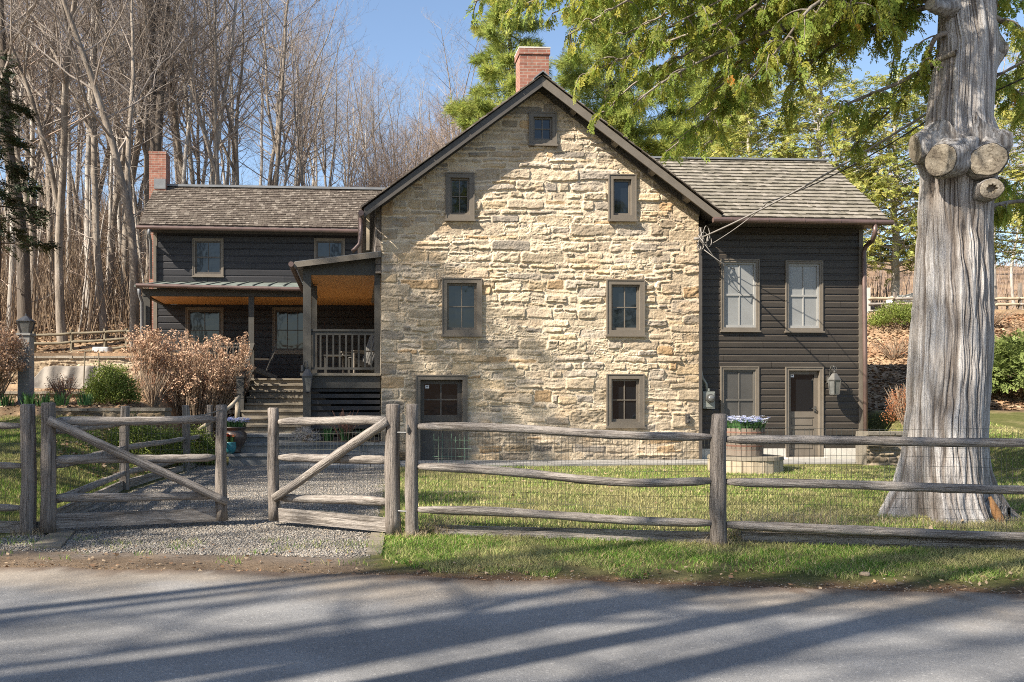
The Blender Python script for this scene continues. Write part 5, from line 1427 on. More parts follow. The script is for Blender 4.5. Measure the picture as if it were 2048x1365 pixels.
def spray_template(seed, nside=6, droop=.35, wid=.42, leaf=.055):
    """flat fan of scale-leaf strips, about one unit long, drooping at the tip"""
    rg = random.Random(seed); q = []
    def bend(x, y): return (x, y, -droop * x * x - .15 * y * y + rg.uniform(-.02, .02))
    def strip(x0, y0, x1, y1, w):
        dx, dy = x1 - x0, y1 - y0; L = math.hypot(dx, dy); nx_, ny_ = -dy / L * w, dx / L * w
        xm, ym = (x0 + x1) / 2, (y0 + y1) / 2
        q.append([bend(x0, y0), bend(xm - nx_, ym - ny_), bend(x1, y1), bend(xm + nx_, ym + ny_)])
    strip(0, 0, 1, rg.uniform(-.1, .1), leaf * .35)
    for i in range(nside):
        f = .12 + .85 * i / nside
        for s in (-1, 1):
            L = wid * (1 - .55 * f) * rg.uniform(.7, 1.2); a = math.radians(rg.uniform(35, 58))
            x1, y1 = f + L * math.cos(a), s * L * math.sin(a)
            strip(f, 0, x1, y1, leaf * rg.uniform(.7, 1.1))
            if L > .25:
                xm, ym = f + .5 * L * math.cos(a), s * .5 * L * math.sin(a)
                strip(xm, ym, xm + .5 * L, ym + s * .05, leaf * .8); strip(xm, ym, xm + .1 * L, ym + s * .4 * L, leaf * .7)
    return np.array(q)
SPR = [spray_template(k) for k in range(5)]
def tuft_template(seed, n=14, L=1.0, w=.032, spread=1.1):
    rg = random.Random(seed); q = []
    for i in range(n):
        a = rg.uniform(0, 6.283); t = rg.uniform(.1, spread)
        d = Vector((math.cos(t), math.sin(t) * math.cos(a), math.sin(t) * math.sin(a))); s = d.orthogonal().normalized() * w; l = L * rg.uniform(.6, 1.1)
        q.append([tuple(d * .02 - s), tuple(d * l * .6 - s * .8), tuple(d * l), tuple(d * l * .6 + s * .8)])
    return np.array(q)
TUFT = [tuft_template(k) for k in range(5)]
def leafclump_template(seed, n=14, w=.28):
    rg = random.Random(seed); q = []
    for i in range(n):
        c = Vector((rg.gauss(0, .5), rg.gauss(0, .5), rg.gauss(0, .5))); d = Vector((rg.gauss(0, 1), rg.gauss(0, 1), rg.gauss(0, 1))).normalized(); s = d.orthogonal().normalized() * w * .5; l = w * rg.uniform(.8, 1.4)
        q.append([tuple(c), tuple(c + d * l * .5 - s), tuple(c + d * l), tuple(c + d * l * .5 + s)])
    return np.array(q)
CLUMP = [leafclump_template(k) for k in range(4)]

# drooping cedar limbs over the roof
def limb_path(p, q, sag, n=14, wob=.15, rg=random):
    p, q = Vector(p), Vector(q); out = []; ph = rg.uniform(0, 6)
    for i in range(n + 1):
        f = i / n; w = p.lerp(q, f); w.z += sag * 4 * f * (1 - f); w.y += wob * math.sin(f * 5 + ph); w.x += wob * .5 * math.sin(f * 7 + ph); out.append(w)
    return out
rngc = np.random.default_rng(12); rgc = random.Random(12)
limbs = [  # (start px,py,D) (end px,py,D) sag, width of the hanging fringe
    ((1908, -160, 11), (972, -5, 12.5), .35, .8), ((1908, -120, 11), (1120, 75, 11.6), .3, .8), ((1908, -320, 11), (1500, -330, 9.0), .1, 1.0), ((1908, -340, 11), (1600, -300, 9.4), .1, 1.0), ((1908, -260, 11), (1650, -260, 8.9), .1, 1.0), ((1908, -400, 11), (1420, -420, 9.2), .1, 1.0), ((1908, -90, 11), (1180, 150, 12.4), .3, .95),
    ((1908, -60, 11), (1275, 215, 11.4), .35, .9), ((1908, -60, 11), (1370, 275, 12.6), .3, .85), ((1908, -20, 11), (1450, 180, 11.2), .3, .9),
    ((1908, 20, 11), (1555, 225, 12.2), .3, .8), ((1908, 120, 11), (1660, 255, 11.6), .2, .7), ((1908, 70, 11), (1740, 290, 12.0), .25, .6),
    ((1908, -200, 11), (1040, -40, 11.0), .3, 1.1), ((1908, -200, 11), (1200, -10, 12.8), .3, 1.1), ((1908, -180, 11), (1350, 40, 11.0), .3, 1.1), ((1908, -150, 11), (1500, 60, 12.6), .3, 1.0), ((1908, -130, 11), (1640, 60, 11.0), .2, 1.0),
    ((1908, -100, 11), (1130, 10, 13.2), .3, .7), ((1908, -100, 11), (1290, 90, 13.0), .3, .9), ((1908, -90, 11), (1420, 110, 13.4), .25, .9), ((1908, -90, 11), (1760, 120, 12.4), .2, .8), ((1908, 0, 11), (1600, 140, 13.2), .3, .8),
    ((1908, -220, 11), (1000, -60, 13.0), .2, 1.2), ((1908, -150, 11), (1260, -20, 14.0), .3, 1.2), ((1908, -150, 11), (1390, 20, 14.2), .3, 1.2), ((1908, -150, 11), (1560, 20, 14.0), .3, 1.2), ((1908, -110, 11), (1700, 90, 14.0), .3, 1.1), ((1908, -190, 11), (1090, -50, 12.0), .3, 1.0), ((1908, -90, 11), (1480, 90, 13.8), .3, 1.1), ((1908, -90, 11), (1330, 120, 14.0), .3, 1.0), ((1908, -40, 11), (1230, 150, 13.4), .35, .8), ((1908, -170, 11), (1030, 20, 13.6), .3, .7), ((1908, -150, 11), (1100, -10, 14.0), .3, .8), ((1908, -140, 11), (1170, 60, 13.0), .3, .9), ((1908, -140, 11), (1240, 60, 12.0), .3, 1.0), ((1908, -140, 11), (1310, 170, 12.6), .35, .8), ((1908, -140, 11), (1420, 200, 13.2), .35, .7), ((1908, -140, 11), (1200, -30, 11.4), .3, 1.1), ((1908, -120, 11), (1120, 40, 12.4), .3, .6), ((1908, -100, 11), (1350, 230, 12.0), .35, .7), ((1908, -100, 11), (1290, 150, 11.8), .3, .8), ((1908, -60, 11), (1215, 235, 13.0), .4, .5), ((1908, -60, 11), (1320, 300, 12.4), .4, .55), ((1908, -40, 11), (1400, 300, 13.0), .35, .5),
    ((1955, -60, 11), (2120, 90, 11.5), .2, .7), ((1955, 40, 11), (2150, 210, 12.2), .15, .6), ((1955, 120, 11), (2130, 330, 12.6), .15, .5), ((1955, -120, 11), (2100, -20, 12.0), .2, .9), ((1955, 330, 11), (2140, 500, 14.0), .1, .45), ((1955, 420, 11), (2130, 430, 13.0), .1, .45)]
wood = MB(); pos, dr_, up_, sc, ti = [], [], [], [], []
for (s, e, sag, fr_w) in limbs:
    pth_ = limb_path(P(*s), P(*e), sag * rgc.uniform(.5, 1.6), 16, rgc.uniform(.15, .4), rgc)
    L = sum((pth_[i + 1] - pth_[i]).length for i in range(16))
    wood.tube(pth_, [.034 * (1 - .85 * i / 16) + .004 for i in range(17)], 6, False)
    nsub = int(L * 6.6)
    for k in range(nsub):
        f = .14 + .86 * (k + rgc.random()) / nsub; i = min(15, int(f * 16)); a = pth_[i].lerp(pth_[i + 1], f * 16 - i); d = (pth_[i + 1] - pth_[i]).normalized()
        Ls = rgc.uniform(.3, 1.0) * fr_w * (1.15 - .55 * f)
        side = Vector((d.x * .3 + rgc.uniform(-.7, .7), rgc.uniform(-.9, .9), rgc.uniform(-.35, .35))).normalized()
        sub = []; w = a.copy(); dd = side.copy()
        for j in range(7):
            sub.append(w.copy()); w = w + dd * (Ls / 6); dd = (dd + Vector((rgc.uniform(-.12, .12), rgc.uniform(-.15, .15), -.36))).normalized()
        wood.tube(sub, [.012 - .0014 * j for j in range(7)], 4, False)
        ns = int(6 + Ls * 15)
        for j in range(ns):
            g = .2 + .8 * (j + rgc.random()) / ns; i2 = min(5, int(g * 6)); p_ = sub[i2].lerp(sub[i2 + 1], g * 6 - i2); d2 = (sub[i2 + 1] - sub[i2]).normalized()
            sd = Vector((rgc.gauss(0, 1), rgc.gauss(0, 1), rgc.gauss(0, .5)))
            v = (d2 * .5 + sd * .6 + Vector((0, 0, -.75))).normalized()
            pos.append(p_); dr_.append(v); up_.append((rgc.gauss(0, .6), rgc.gauss(0, .6), 1)); sc.append(rgc.uniform(.10, .22))
            g_ = rgc.random(); c_ = rgc.uniform(.75, 1.2)
            ti.append((c_ * 1.16, c_ * 1.03, c_ * .85) if g_ < .2 else ((c_ * .8, c_ * .95, c_ * .9) if g_ < .65 else ((1.5, .62, .45) if g_ > .997 else (c_, c_, c_))))
pos = np.array(pos); V_, F_, T_ = place(SPR, pos - np.array((tz.x, TD, 0)), np.array(dr_), np.array(up_), np.array(sc), np.array(ti), rngc)
cr = npmesh('crown', V_, F_, M['cedar_leaf'], cedar, tint=T_)
for i, v in enumerate(wood.v): wood.v[i] = (v[0] - tz.x, v[1] - TD, v[2])
wood.build('limbs', M['bark_grey'], cedar, smooth=True)

# ------------------------------------------------------------------ evergreens
def conifer(name, label, base, H, R, kind_, seed, m, bark, zlow=.1, nb=60, dens=26, size=.5, group=None, cone=.8, sparse=0.0, up=.1):
    t = thing(name, label, 'tree', base, 0, group)
    rg = random.Random(seed); rn = np.random.default_rng(seed)
    tr = MB(); k = 12; pts = []
    for i in range(k + 1):
        f = i / k; pts.append((rg.uniform(-.12, .12) * f, rg.uniform(-.12, .12) * f, -.2 + (H + .2) * f))
    tr.tube(pts, [H * .017 * (1 - .93 * i / k) + .015 for i in range(k + 1)], 9, jit=.06)
    tr.build('trunk', M[bark], t, smooth=True)
    br = MB(); pos, dr_, sc, ti = [], [], [], []
    for b_ in range(nb):
        f = zlow + (1 - zlow) * ((b_ + rg.random()) / nb); z = H * f
        L = R * ((1 - f) ** cone + .06) * rg.uniform(.55, 1.15); a = b_ * 2.4 + rg.uniform(-.4, .4)
        d = Vector((math.cos(a), math.sin(a), up + rg.uniform(-.15, .2))).normalized()
        p = Vector((0, 0, z)); bp_ = [p.copy()]
        for j in range(6): p = p + d * (L / 6); d = (d + Vector((rg.uniform(-.12, .12), rg.uniform(-.12, .12), rg.uniform(-.10, .08)))).normalized(); bp_.append(p.copy())
        br.tube(bp_, [.035 * L / 3 * (1 - .8 * j / 6) + .008 for j in range(7)], 4, False)
        n = int(dens * L * (1 - sparse * rg.random()))
        for j in range(n):
            g = .18 + .82 * rg.random() ** .7; i2 = min(5, int(g * 6)); q = bp_[i2].lerp(bp_[i2 + 1], g * 6 - i2)
            sp_ = .32 * L * (1.15 - g) + .15
            q = q + Vector((rg.gauss(0, sp_ * .5), rg.gauss(0, sp_ * .5), rg.gauss(0, sp_ * .28)))
            dd = (q - Vector((0, 0, q.z))); dd = Vector((dd.x, dd.y, 0)).normalized() if dd.length > .01 else Vector((1, 0, 0))
            v = (dd + Vector((rg.gauss(0, .5), rg.gauss(0, .5), rg.gauss(.05, .4))))
            pos.append(q); dr_.append(v); sc.append(size * rg.uniform(.6, 1.25))
            c_ = rg.uniform(.75, 1.25); ti.append((c_ * rg.uniform(.9, 1.15), c_, c_ * rg.uniform(.8, 1.1)))
    V_, F_, T_ = place(TUFT if kind_ == 'pine' else SPR, np.array(pos), np.array(dr_), np.tile((0.0, .05, 1.0), (len(pos), 1)) + rn.normal(0, .35, (len(pos), 3)), np.array(sc), np.array(ti), rn)
    c = npmesh('crown', V_, F_, M[m], t, tint=T_)
    br.build('branches', M[bark], t)
    return t
def top_H(px, py, D, x=None):
    b = P(px, py, D); return (b.x, D, gz(b.x, D)), b.z - gz(b.x, D)
b_, H_ = top_H(1022, -60, 40); conifer('white_pine', 'soft yellow green pine rising behind the gable left of its chimney', b_, H_, 3.7, 'pine', 41, 'pine_leaf', 'bark_dark', .38, 64, 62, .44, cone=.55)
b_, H_ = top_H(1215, -40, 44); conifer('white_pine', 'soft green pine seen above the right slope of the gable', b_, H_, 5.2, 'pine', 42, 'pine_leaf', 'bark_dark', .35, 64, 58, .48, cone=.55)
b_, H_ = top_H(1420, 20, 42); conifer('white_pine', 'bluish green pine standing behind the ridge of the right wing', b_, H_, 4.6, 'pine', 43, 'pine_leaf', 'bark_dark', .3, 56, 56, .48, cone=.6)
for (px, py, D, R, lab, sd) in ((1500, 160, 36, 3.3, 'loose yellow green arborvitae with a pale trunk behind the right wing roof', 51), (1640, 120, 35, 3.4, 'tall loose arborvitae with bare pale trunk behind the end of the wing roof', 52),
        (1790, 150, 34, 3.3, 'yellow green arborvitae filling the gap between wing and big trunk', 53), (2090, 60, 33, 3.2, 'green arborvitae at the right edge beyond the big trunk', 54)):
    b_, H_ = top_H(px, py, D); conifer('arborvitae', lab, b_, H_, R, 'arb', sd, 'arbor_leaf', 'bark_pale', .16, 110, 40, .34, cone=.42, sparse=.8, up=.25)
b_, H_ = top_H(-8, 110, 29); conifer('hemlock_tree', 'dark green hemlock reaching in at the left edge', b_, H_, 2.0, 'arb', 58, 'hemlock_leaf', 'bark_dark', .36, 40, 50, .34, cone=.45, up=-.1)

# ------------------------------------------------------------------ bare trees
def bare_mesh(seed, H, r0, bark, twig, fork=0, low=.32, nl=20, spread=.33, curve=.05, nsub=7, ntw=6, wl=3, lat=10):
    rg = random.Random(seed); tr = MB(); cr = MB()
    def grow(p, d, L, r, lev, out, n):
        pts = [p.copy()]; rad = [r]
        for i in range(n):
            d = (d + Vector((rg.gauss(0, .10 + .04 * lev), rg.gauss(0, .10 + .04 * lev), rg.gauss(.05, .07)))).normalized()
            p = p + d * (L / n); pts.append(p.copy()); rad.append(r * (1 - .86 * (i + 1) / n))
        out.tube(pts, rad, (7, 5, 4, 3, 3)[lev], False)
        return pts
    def kids(pts, L, r, lev, cnt, lo):
        n = len(pts) - 1
        for k in range(cnt):
            f = lo + (1 - lo) * (k + rg.random()) / cnt; i = min(n - 1, int(f * n)); q = pts[i].lerp(pts[i + 1], f * n - i); d = (pts[i + 1] - pts[i]).normalized()
            ax = Vector((rg.gauss(0, 1), rg.gauss(0, 1), rg.gauss(0, .5))); ax = (ax - d * ax.dot(d)).normalized()
            a = rg.uniform(.45, .95); v = (d * math.cos(a) + ax * math.sin(a) + Vector((0, 0, .18))).normalized()
            l = L * rg.uniform(.30, .55) * (1.15 - .5 * f)
            if l < .25: continue
            rr = max(.0045, r * (1 - .8 * f) * .5)
            ch = grow(q, v, l, rr, lev, cr, (7, 6, 4, 3, 2)[lev])
            if lev == 2: kids(ch, l, rr, 3, ntw, .15)
            elif lev == 3 and wl > 1: kids(ch, l, rr, 4, wl, .3)
    stems = [(Vector((0, 0, -.5)), Vector((rg.gauss(0, .03), rg.gauss(0, .03), 1)).normalized(), H, r0)]
    def stem(p, d, L, r, first=True):
        n = 16; pts = [p.copy()]; rad = [r * (1.25 if first else 1)]
        for i in range(n):
            d = (d + Vector((rg.gauss(0, curve), rg.gauss(0, curve), .02))).normalized(); p = p + d * (L / n); pts.append(p.copy()); rad.append(r * (1 - .90 * ((i + 1) / n) ** 1.15))
        tr.tube(pts, rad, 9, False, jit=.05)
        return pts
    main = stem(*stems[0]); trunks = [(main, H, r0, low)]
    for k in range(fork):
        i = rg.randint(4, 7); d = (main[i + 1] - main[i]).normalized(); a = rg.uniform(0, 6.28)
        v = (d + Vector((math.cos(a), math.sin(a), 0)) * rg.uniform(.22, .4)).normalized(); l = H * (1 - i / 16) * rg.uniform(.85, 1.0)
        trunks.append((stem(main[i], v, l, r0 * (1 - .9 * i / 16) * .8, False), l, r0 * .6, .15))
    for pts, L, r, lo in trunks:
        for k in range(lat):
            f = .10 + .5 * rg.random(); i = min(15, int(f * 16)); q = pts[i].lerp(pts[i + 1], f * 16 - i); a = rg.uniform(0, 6.28); e = rg.uniform(-.15, .8)
            l = rg.uniform(1.0, 3.2) * H / 22; ch = grow(q, Vector((math.cos(a) * math.cos(e), math.sin(a) * math.cos(e), math.sin(e))), l, .018, 2, cr, 6); kids(ch, l * 1.3, .014, 3, 6, .15)
        n = len(pts) - 1; cnt = int(nl * L / H)
        for k in range(cnt):
            f = lo + (1 - lo) * (k + rg.random()) / cnt; i = min(n - 1, int(f * n)); q = pts[i].lerp(pts[i + 1], f * n - i)
            a = k * 2.4 + rg.uniform(-.5, .5); e = rg.uniform(.35, 1.0)
            v = Vector((math.cos(a) * math.cos(e), math.sin(a) * math.cos(e), math.sin(e)))
            l = H * spread * (1.12 - .75 * f) * rg.uniform(.6, 1.2); rr = max(.014, r * (1 - .9 * f) * .45)
            ch = grow(q, v, l, rr, 1, cr, 8); kids(ch, l, rr, 2, nsub, .2)
    return tr, cr
def bare_proto(name, seed, H, r0, bark, twig, **kw):
    tr, cr = bare_mesh(seed, H, r0, bark, twig, **kw)
    root = empty(name)
    a = tr.build('trunk', M[bark], root, smooth=True); c = cr.build('crown', M[twig], root)
    return root, H
protos = []
for i, (H, r0, bark, tw, fk, low, curve) in enumerate(((22, .16, 'bark_grey', 'twig', 0, .38, .035), (24, .20, 'bark_grey', 'twig', 1, .34, .05), (21, .14, 'bark_pale', 'twig', 0, .42, .04), (20, .14, 'bark_grey', 'twig', 2, .40, .06),
        (23, .26, 'bark_dark', 'twig', 1, .36, .045), (19, .14, 'bark_pale', 'twig_red', 1, .36, .06))):
    protos.append(bare_proto('bare_tree', 100 + i, H, r0, bark, tw, fork=fk, low=low, curve=curve))
sap = [bare_proto('sapling', 130 + i, 9, .055, 'bark_pale', 'twig_red', fork=0, low=.2, nl=12, spread=.22, curve=.05, nsub=4, ntw=3, wl=1) for i in range(2)]
bushy = [bare_proto('bare_tree', 140 + i, 13, .11, 'bark_grey', 'twig_red', fork=3, low=.18, nl=24, spread=.30, curve=.07, nsub=7, ntw=6, wl=2) for i in range(2)]
used = set()
def plant(proto, px, D, label, group, H=None, pyt=None, x=None, rz=None, lean=(0, 0), name=None, rg=random.Random(1)):
    root, h0 = proto
    o = root if root.name not in used else copy_tree(root)
    used.add(root.name)
    X = (px - X0) * D / FPX if x is None else x
    zg_ = gz(X, D)
    if pyt is not None: H = CZ - (pyt - Y0) * D / FPX - zg_
    s = (H or h0) / h0
    o.location = (X, D, zg_); o.scale = (s, s, s) if H is None or s > .6 else (s * 1.2, s * 1.2, s)
    o.rotation_euler = (lean[0], lean[1], rg.uniform(0, 6.28) if rz is None else rz)
    tag(o, label, 'tree', group)
    if name: o.name = name
    return o
rgw = random.Random(77)
# trees one can tell apart
plant(protos[4], 306, 37, 'thick dark trunk rising straight behind the left brick chimney', None, H=27, rz=1.0)
plant(protos[1], 268, 31, 'pale forked tree standing just left of the brick chimney', None, H=21, rz=2.2)
plant(protos[2], 392, 40, 'pale trunk leaning right above the left roof ridge', None, H=24, rz=.5, lean=(0, .10))
plant(protos[4], 52, 34, 'thick dark trunk behind the glass lantern of the grey post', None, H=25, rz=3.0)
plant(protos[1], 128, 36, 'stout brown trunk in the woods above the canvas cover', None, H=23, rz=4.0)
plant(protos[3], 212, 37, 'many stemmed grey tree left of the pale forked one', None, H=24, rz=5.2)
plant(protos[3], 905, 58, 'bare crooked tree alone against the sky left of the pines', None, pyt=50, rz=.8)
# the wood on the hillside: each row further up
n_w = 0
for row, (D0, D1, n, pa, pb) in enumerate(((37, 44, 14, -60, 520), (44, 60, 16, -60, 290), (45, 54, 17, -60, 640), (55, 68, 15, -80, 690), (70, 92, 14, -80, 860), (58, 78, 15, 570, 880))):
    for k in range(n):
        px = pa + (pb - pa) * (k + rgw.uniform(.1, .9)) / n; D = rgw.uniform(D0, D1)
        pr_ = protos[rgw.choice((0, 0, 2, 3, 5, 2, 1))]
        if px > 560:
            pyt = np.interp(px, [560, 650, 720, 800, 860], [10, 60, 110, 170, 160]) + rgw.uniform(-25, 60)
            plant(pr_, px, D, 'bare tree with fine twigs against the sky above the dark left roof', 'bare trees above the left roof', pyt=pyt, lean=(rgw.uniform(-.04, .04), rgw.uniform(-.05, .05)), rg=rgw)
        else:
            plant(pr_, px, D, 'tall bare tree among the crowded trunks of the hillside wood', 'bare trees of the hillside wood', H=rgw.uniform(19, 26), lean=(rgw.uniform(-.04, .04), rgw.uniform(-.06, .06)), rg=rgw)
for k in range(46):
    px = -40 + 700 * (k + rgw.random()) / 46
    plant(sap[k % 2], px, rgw.uniform(36, 62), 'thin pale sapling growing between the taller trunks of the wood', 'saplings in the wood', H=rgw.uniform(7, 12), lean=(rgw.uniform(-.08, .08), rgw.uniform(-.1, .1)), rg=rgw)
for k in range(24):
    px = 690 + 270 * (k + rgw.random()) / 24
    plant(bushy[k % 2], px, rgw.uniform(42, 56), 'bushy pinkish bare tree crowded left of the stone gable', 'pinkish bare trees left of the gable', pyt=np.interp(px, [690, 800, 900, 960], [330, 250, 175, 190]) + rgw.uniform(-20, 60), rg=rgw)
for k, (px, D, pyt) in enumerate(((1560, 60, 250), (1700, 55, 180), (1830, 62, 200), (1990, 50, 60), (2060, 56, 40), (1760, 75, 250), (2030, 48, 240), (1900, 70, 120), (1450, 64, 220), (2110, 45, 150))):
    plant(bushy[k % 2] if k % 3 else protos[5], px, D, 'bare tree on the field beyond the right hand fence', 'bare trees beyond the field fence', pyt=pyt, rg=rgw)
# undergrowth of the wood: too fine to count
rn = np.random.default_rng(8)
def brush(name, n, fx, Dr, hr, w, m, label=None, cols=((1, 1, 1),)):
    D = rn.uniform(*Dr, n); px = rn.uniform(*fx, n); X = (px - X0) * D / FPX; Z = groundz(X, D)
    h = rn.uniform(*hr, n); lx = rn.normal(0, .16, n) * h; ly = rn.normal(0, .1, n) * h
    a = np.stack([X, D, Z - .1], -1); c = np.stack([X + lx, D + ly, Z + h], -1); mi = (a + c) / 2 + rn.normal(0, .08, (n, 3)) * h[:, None]
    ww = (w * rn.uniform(.5, 1.4, n))[:, None] * np.array([[1, 0, 0]]); wy = (w * rn.uniform(.5, 1.4, n))[:, None] * np.array([[0, 1, 0]])
    V = np.stack([a - ww, a + ww, mi + ww * .7, mi - ww * .7, c, a - wy, a + wy, mi + wy * .7, mi - wy * .7], 1).reshape(-1, 3)
    b_ = np.arange(n)[:, None] * 9
    Q = np.concatenate([b_ + np.array([[0, 1, 2, 3]]), b_ + np.array([[5, 6, 7, 8]])]); T = np.concatenate([b_ + np.array([[3, 2, 4]]), b_ + np.array([[8, 7, 4]])])
    return kind(npmesh(name, V, [Q, T], M[m]), 'stuff')
brush('undergrowth', 11000, (-60, 760), (36, 100), (1.0, 5.5), .024, 'stem')
brush('field_brush', 1500, (1640, 2120), (36, 95), (.4, 2.2), .02, 'twig_red')
# trees across the road: off to the left, their trunks lay the long shadows over road, verge and lawn
rgs = random.Random(5)
tallp = [bare_proto('bare_tree', 160 + i, 28, (.17, .14, .20)[i], 'bark_grey', 'twig', fork=(0, 1, 0)[i], low=.55, nl=14, lat=1, curve=.02) for i in range(3)]
for k in range(19):
    c_ = -2.6 - .64 * k + rgs.uniform(-.22, .22); y = (-5.5, -1.5, .6, -3.6, -7.0, -.4, -2.6, 1.2, -4.6)[k % 9] + rgs.uniform(-.4, .4)
    plant(protos[(0, 3)[k % 2]] if k % 4 == 2 else tallp[k % 3], 0, y, 'tall bare roadside tree out of view whose trunk shades the road', 'roadside trees across the road', x=c_ + 1.72 * y, H=rgs.uniform(25, 30), rg=rgs)
for k, (x, y, H) in enumerate(((-12.0, 11.6, 17), (-12.6, 8.6, 13), (-15.0, 12.2, 21))):
    plant(bushy[k % 2], 0, y, 'bushy bare tree beyond the left edge whose twigs dapple the stone', 'bare trees beside the lawn', x=x, H=H, rg=rgs)
conifer('white_pine', 'thin pine out of view left of the lawn whose shade falls on the stone', (-16.4, 10.3, gz(-16.4, 10.3)), 20.5, 2.3, 'pine', 44, 'pine_leaf', 'bark_dark', .6, 40, 24, .30, cone=.4)
conifer('white_pine', 'slender pine out of view beside the lawn whose shade falls low on the stone', (-13.4, 10.9, gz(-13.4, 10.9)), 18.6, 2.4, 'pine', 45, 'pine_leaf', 'bark_dark', .5, 42, 32, .30, cone=.4)
conifer('white_pine', 'pine out of view left of the gates whose shade falls on the gravel', (-12.4, 5.6, gz(-12.4, 5.6)), 13.0, 2.3, 'pine', 46, 'pine_leaf', 'bark_dark', .35, 44, 26, .5, cone=.4)
for r_, h_ in protos + sap + bushy + tallp:
    if r_.name not in used:
        for ch in list(r_.children): bpy.data.objects.remove(ch)
        bpy.data.objects.remove(r_)

# ------------------------------------------------------------------ shrubs and garden plants
def shrub(name, label, cat, p, R, H, leaf, templ, n, size, stem='stem', nst=14, shell=.55, seed=0, tints=None, zs_=(.15, 1.0), group=None, flat=1.0):
    t = thing(name, label, cat, p, 0, group); rg = random.Random(seed); rn = np.random.default_rng(seed)
    s = MB()
    for k in range(nst):
        a = rg.uniform(0, 6.28); r_ = R * rg.uniform(.2, .95); hh_ = H * rg.uniform(.55, .95)
        e_ = Vector((math.cos(a) * r_, math.sin(a) * r_ * flat, hh_)); s.tube([(e_.x * .15, e_.y * .15, -.05), (e_.x * .55 + rg.uniform(-.05, .05), e_.y * .55, hh_ * .55), e_], [.012, .008, .003], 4, False)
    s.build('stems', M[stem], t)
    d = rn.normal(0, 1, (n, 3)); d /= np.linalg.norm(d, axis=1, keepdims=True); d[:, 2] = np.abs(d[:, 2]) * 1.0 - .25 * rn.random(n)
    rad = shell + (1 - shell) * rn.random(n) ** .5; lump = 1 + .22 * (fbm(np.arctan2(d[:, 1], d[:, 0]) * 2 + 8, d[:, 2] * 3 + 5, seed) - .5) * 2
    pos = np.stack([d[:, 0] * R * rad * lump, d[:, 1] * R * rad * lump * flat, H * (zs_[0] + (zs_[1] - zs_[0]) * np.clip(d[:, 2], 0, 1) * rad * lump + .02 * rn.normal(0, 1, n))], -1)
    tin = np.ones((n, 3)) * rn.uniform(.7, 1.3, (n, 1)) if tints is None else np.array(tints)[rn.integers(0, len(tints), n)] * rn.uniform(.8, 1.2, (n, 1))
    V_, F_, T_ = place(templ, pos, d + rn.normal(0, .5, (n, 3)), np.tile((0., .1, 1.), (n, 1)) + rn.normal(0, .5, (n, 3)), size * rn.uniform(.6, 1.3, n), tin, rn)
    npmesh('foliage', V_, F_, M[leaf], t, tint=T_)
    return t
def at(px, py, D): v = P(px, py, D); return (v.x, D, gz(v.x, D))
def hydrangea(label, p, R, H, ns, seed, flat=.7):
    t = thing('hydrangea_shrub', label, 'shrub', p); rg = random.Random(seed); rn = np.random.default_rng(seed)
    s = MB(); heads = []
    for k in range(ns):
        a = rg.uniform(0, 6.28); r_ = R * math.sqrt(rg.random()); hh_ = H * (1 - .14 * (r_ / R) ** 2) * rg.uniform(.5, 1.05)
        e_ = Vector((math.cos(a) * r_, math.sin(a) * r_ * flat, hh_)); b0 = Vector((e_.x * .45, e_.y * .45, 0))
        m1 = b0.lerp(e_, .5) + Vector((rg.uniform(-.1, .1), rg.uniform(-.1, .1), .08))
        s.tube([b0, m1, e_], [.009, .007, .004], 4, False); heads.append(e_)
        for j in range(2):
            e2 = m1.lerp(e_, rg.random()) + Vector((rg.uniform(-.25, .25), rg.uniform(-.2, .2), rg.uniform(.0, .28))); s.tube([m1, e2], [.005, .003], 3, False)
            if rg.random() < .75: heads.append(e2)
    s.build('stems', M['stem'], t)
    pos = []; dr_ = []
    for h_ in heads:
        r_ = rg.uniform(.06, .13)
        for j in range(26):
            v = Vector((rg.gauss(0, 1), rg.gauss(0, 1), rg.gauss(0, 1))).normalized(); pos.append(h_ + v * r_ * rg.uniform(.6, 1)); dr_.append(v)
    n = len(pos); tin = np.ones((n, 3)) * rn.uniform(.55, 1.35, (n, 1))
    pet = np.array([[[-.5, 0, 0], [0, -.5, .12], [.5, 0, 0], [0, .5, -.12]]])
    ups = rn.normal(0, 1, (n, 3))
    V_, F_, T_ = place([pet], np.array(pos), ups, np.array(dr_), rn.uniform(.030, .052, n), tin, rn)
    npmesh('flower_heads', V_, F_, M['dry_petal'], t, tint=T_)
    return t
q3 = at(386, 800, 22.3)
hydrangea('wide dried hydrangea with tan flower heads in front of the porch railing', q3, 1.62, 3.14 - q3[2], 300, 71, .55)
hydrangea('dried hydrangea with tan flower heads at the left edge by the lamp post', at(-46, 800, 18.9), .98, 1.66, 230, 72)
hydrangea('small sparse dried hydrangea at the corner pipe of the porch', at(292, 800, 21.6), .55, 1.55, 44, 73)
shrub('redtwig_shrub', 'tuft of tall red brown stalks behind the wide hydrangea', 'shrub', at(458, 800, 23.3), .35, 2.2, 'dry_petal', CLUMP, 12, .06, stem='rust', nst=16, seed=74, zs_=(.7, 1.0))
shrub('boxwood_bush', 'rounded light green boxwood bush in front of the canvas cover', 'bush', at(222, 812, 19.6), .56, .92, 'box_leaf', CLUMP, 900, .11, seed=75, shell=.35)
shrub('brown_shrub', 'small twiggy brown shrub before the canvas cover', 'shrub', at(128, 812, 19.8), .42, .70, 'dry_petal', CLUMP, 170, .07, seed=76, nst=50, tints=((.6, .45, .38), (.8, .6, .5)))
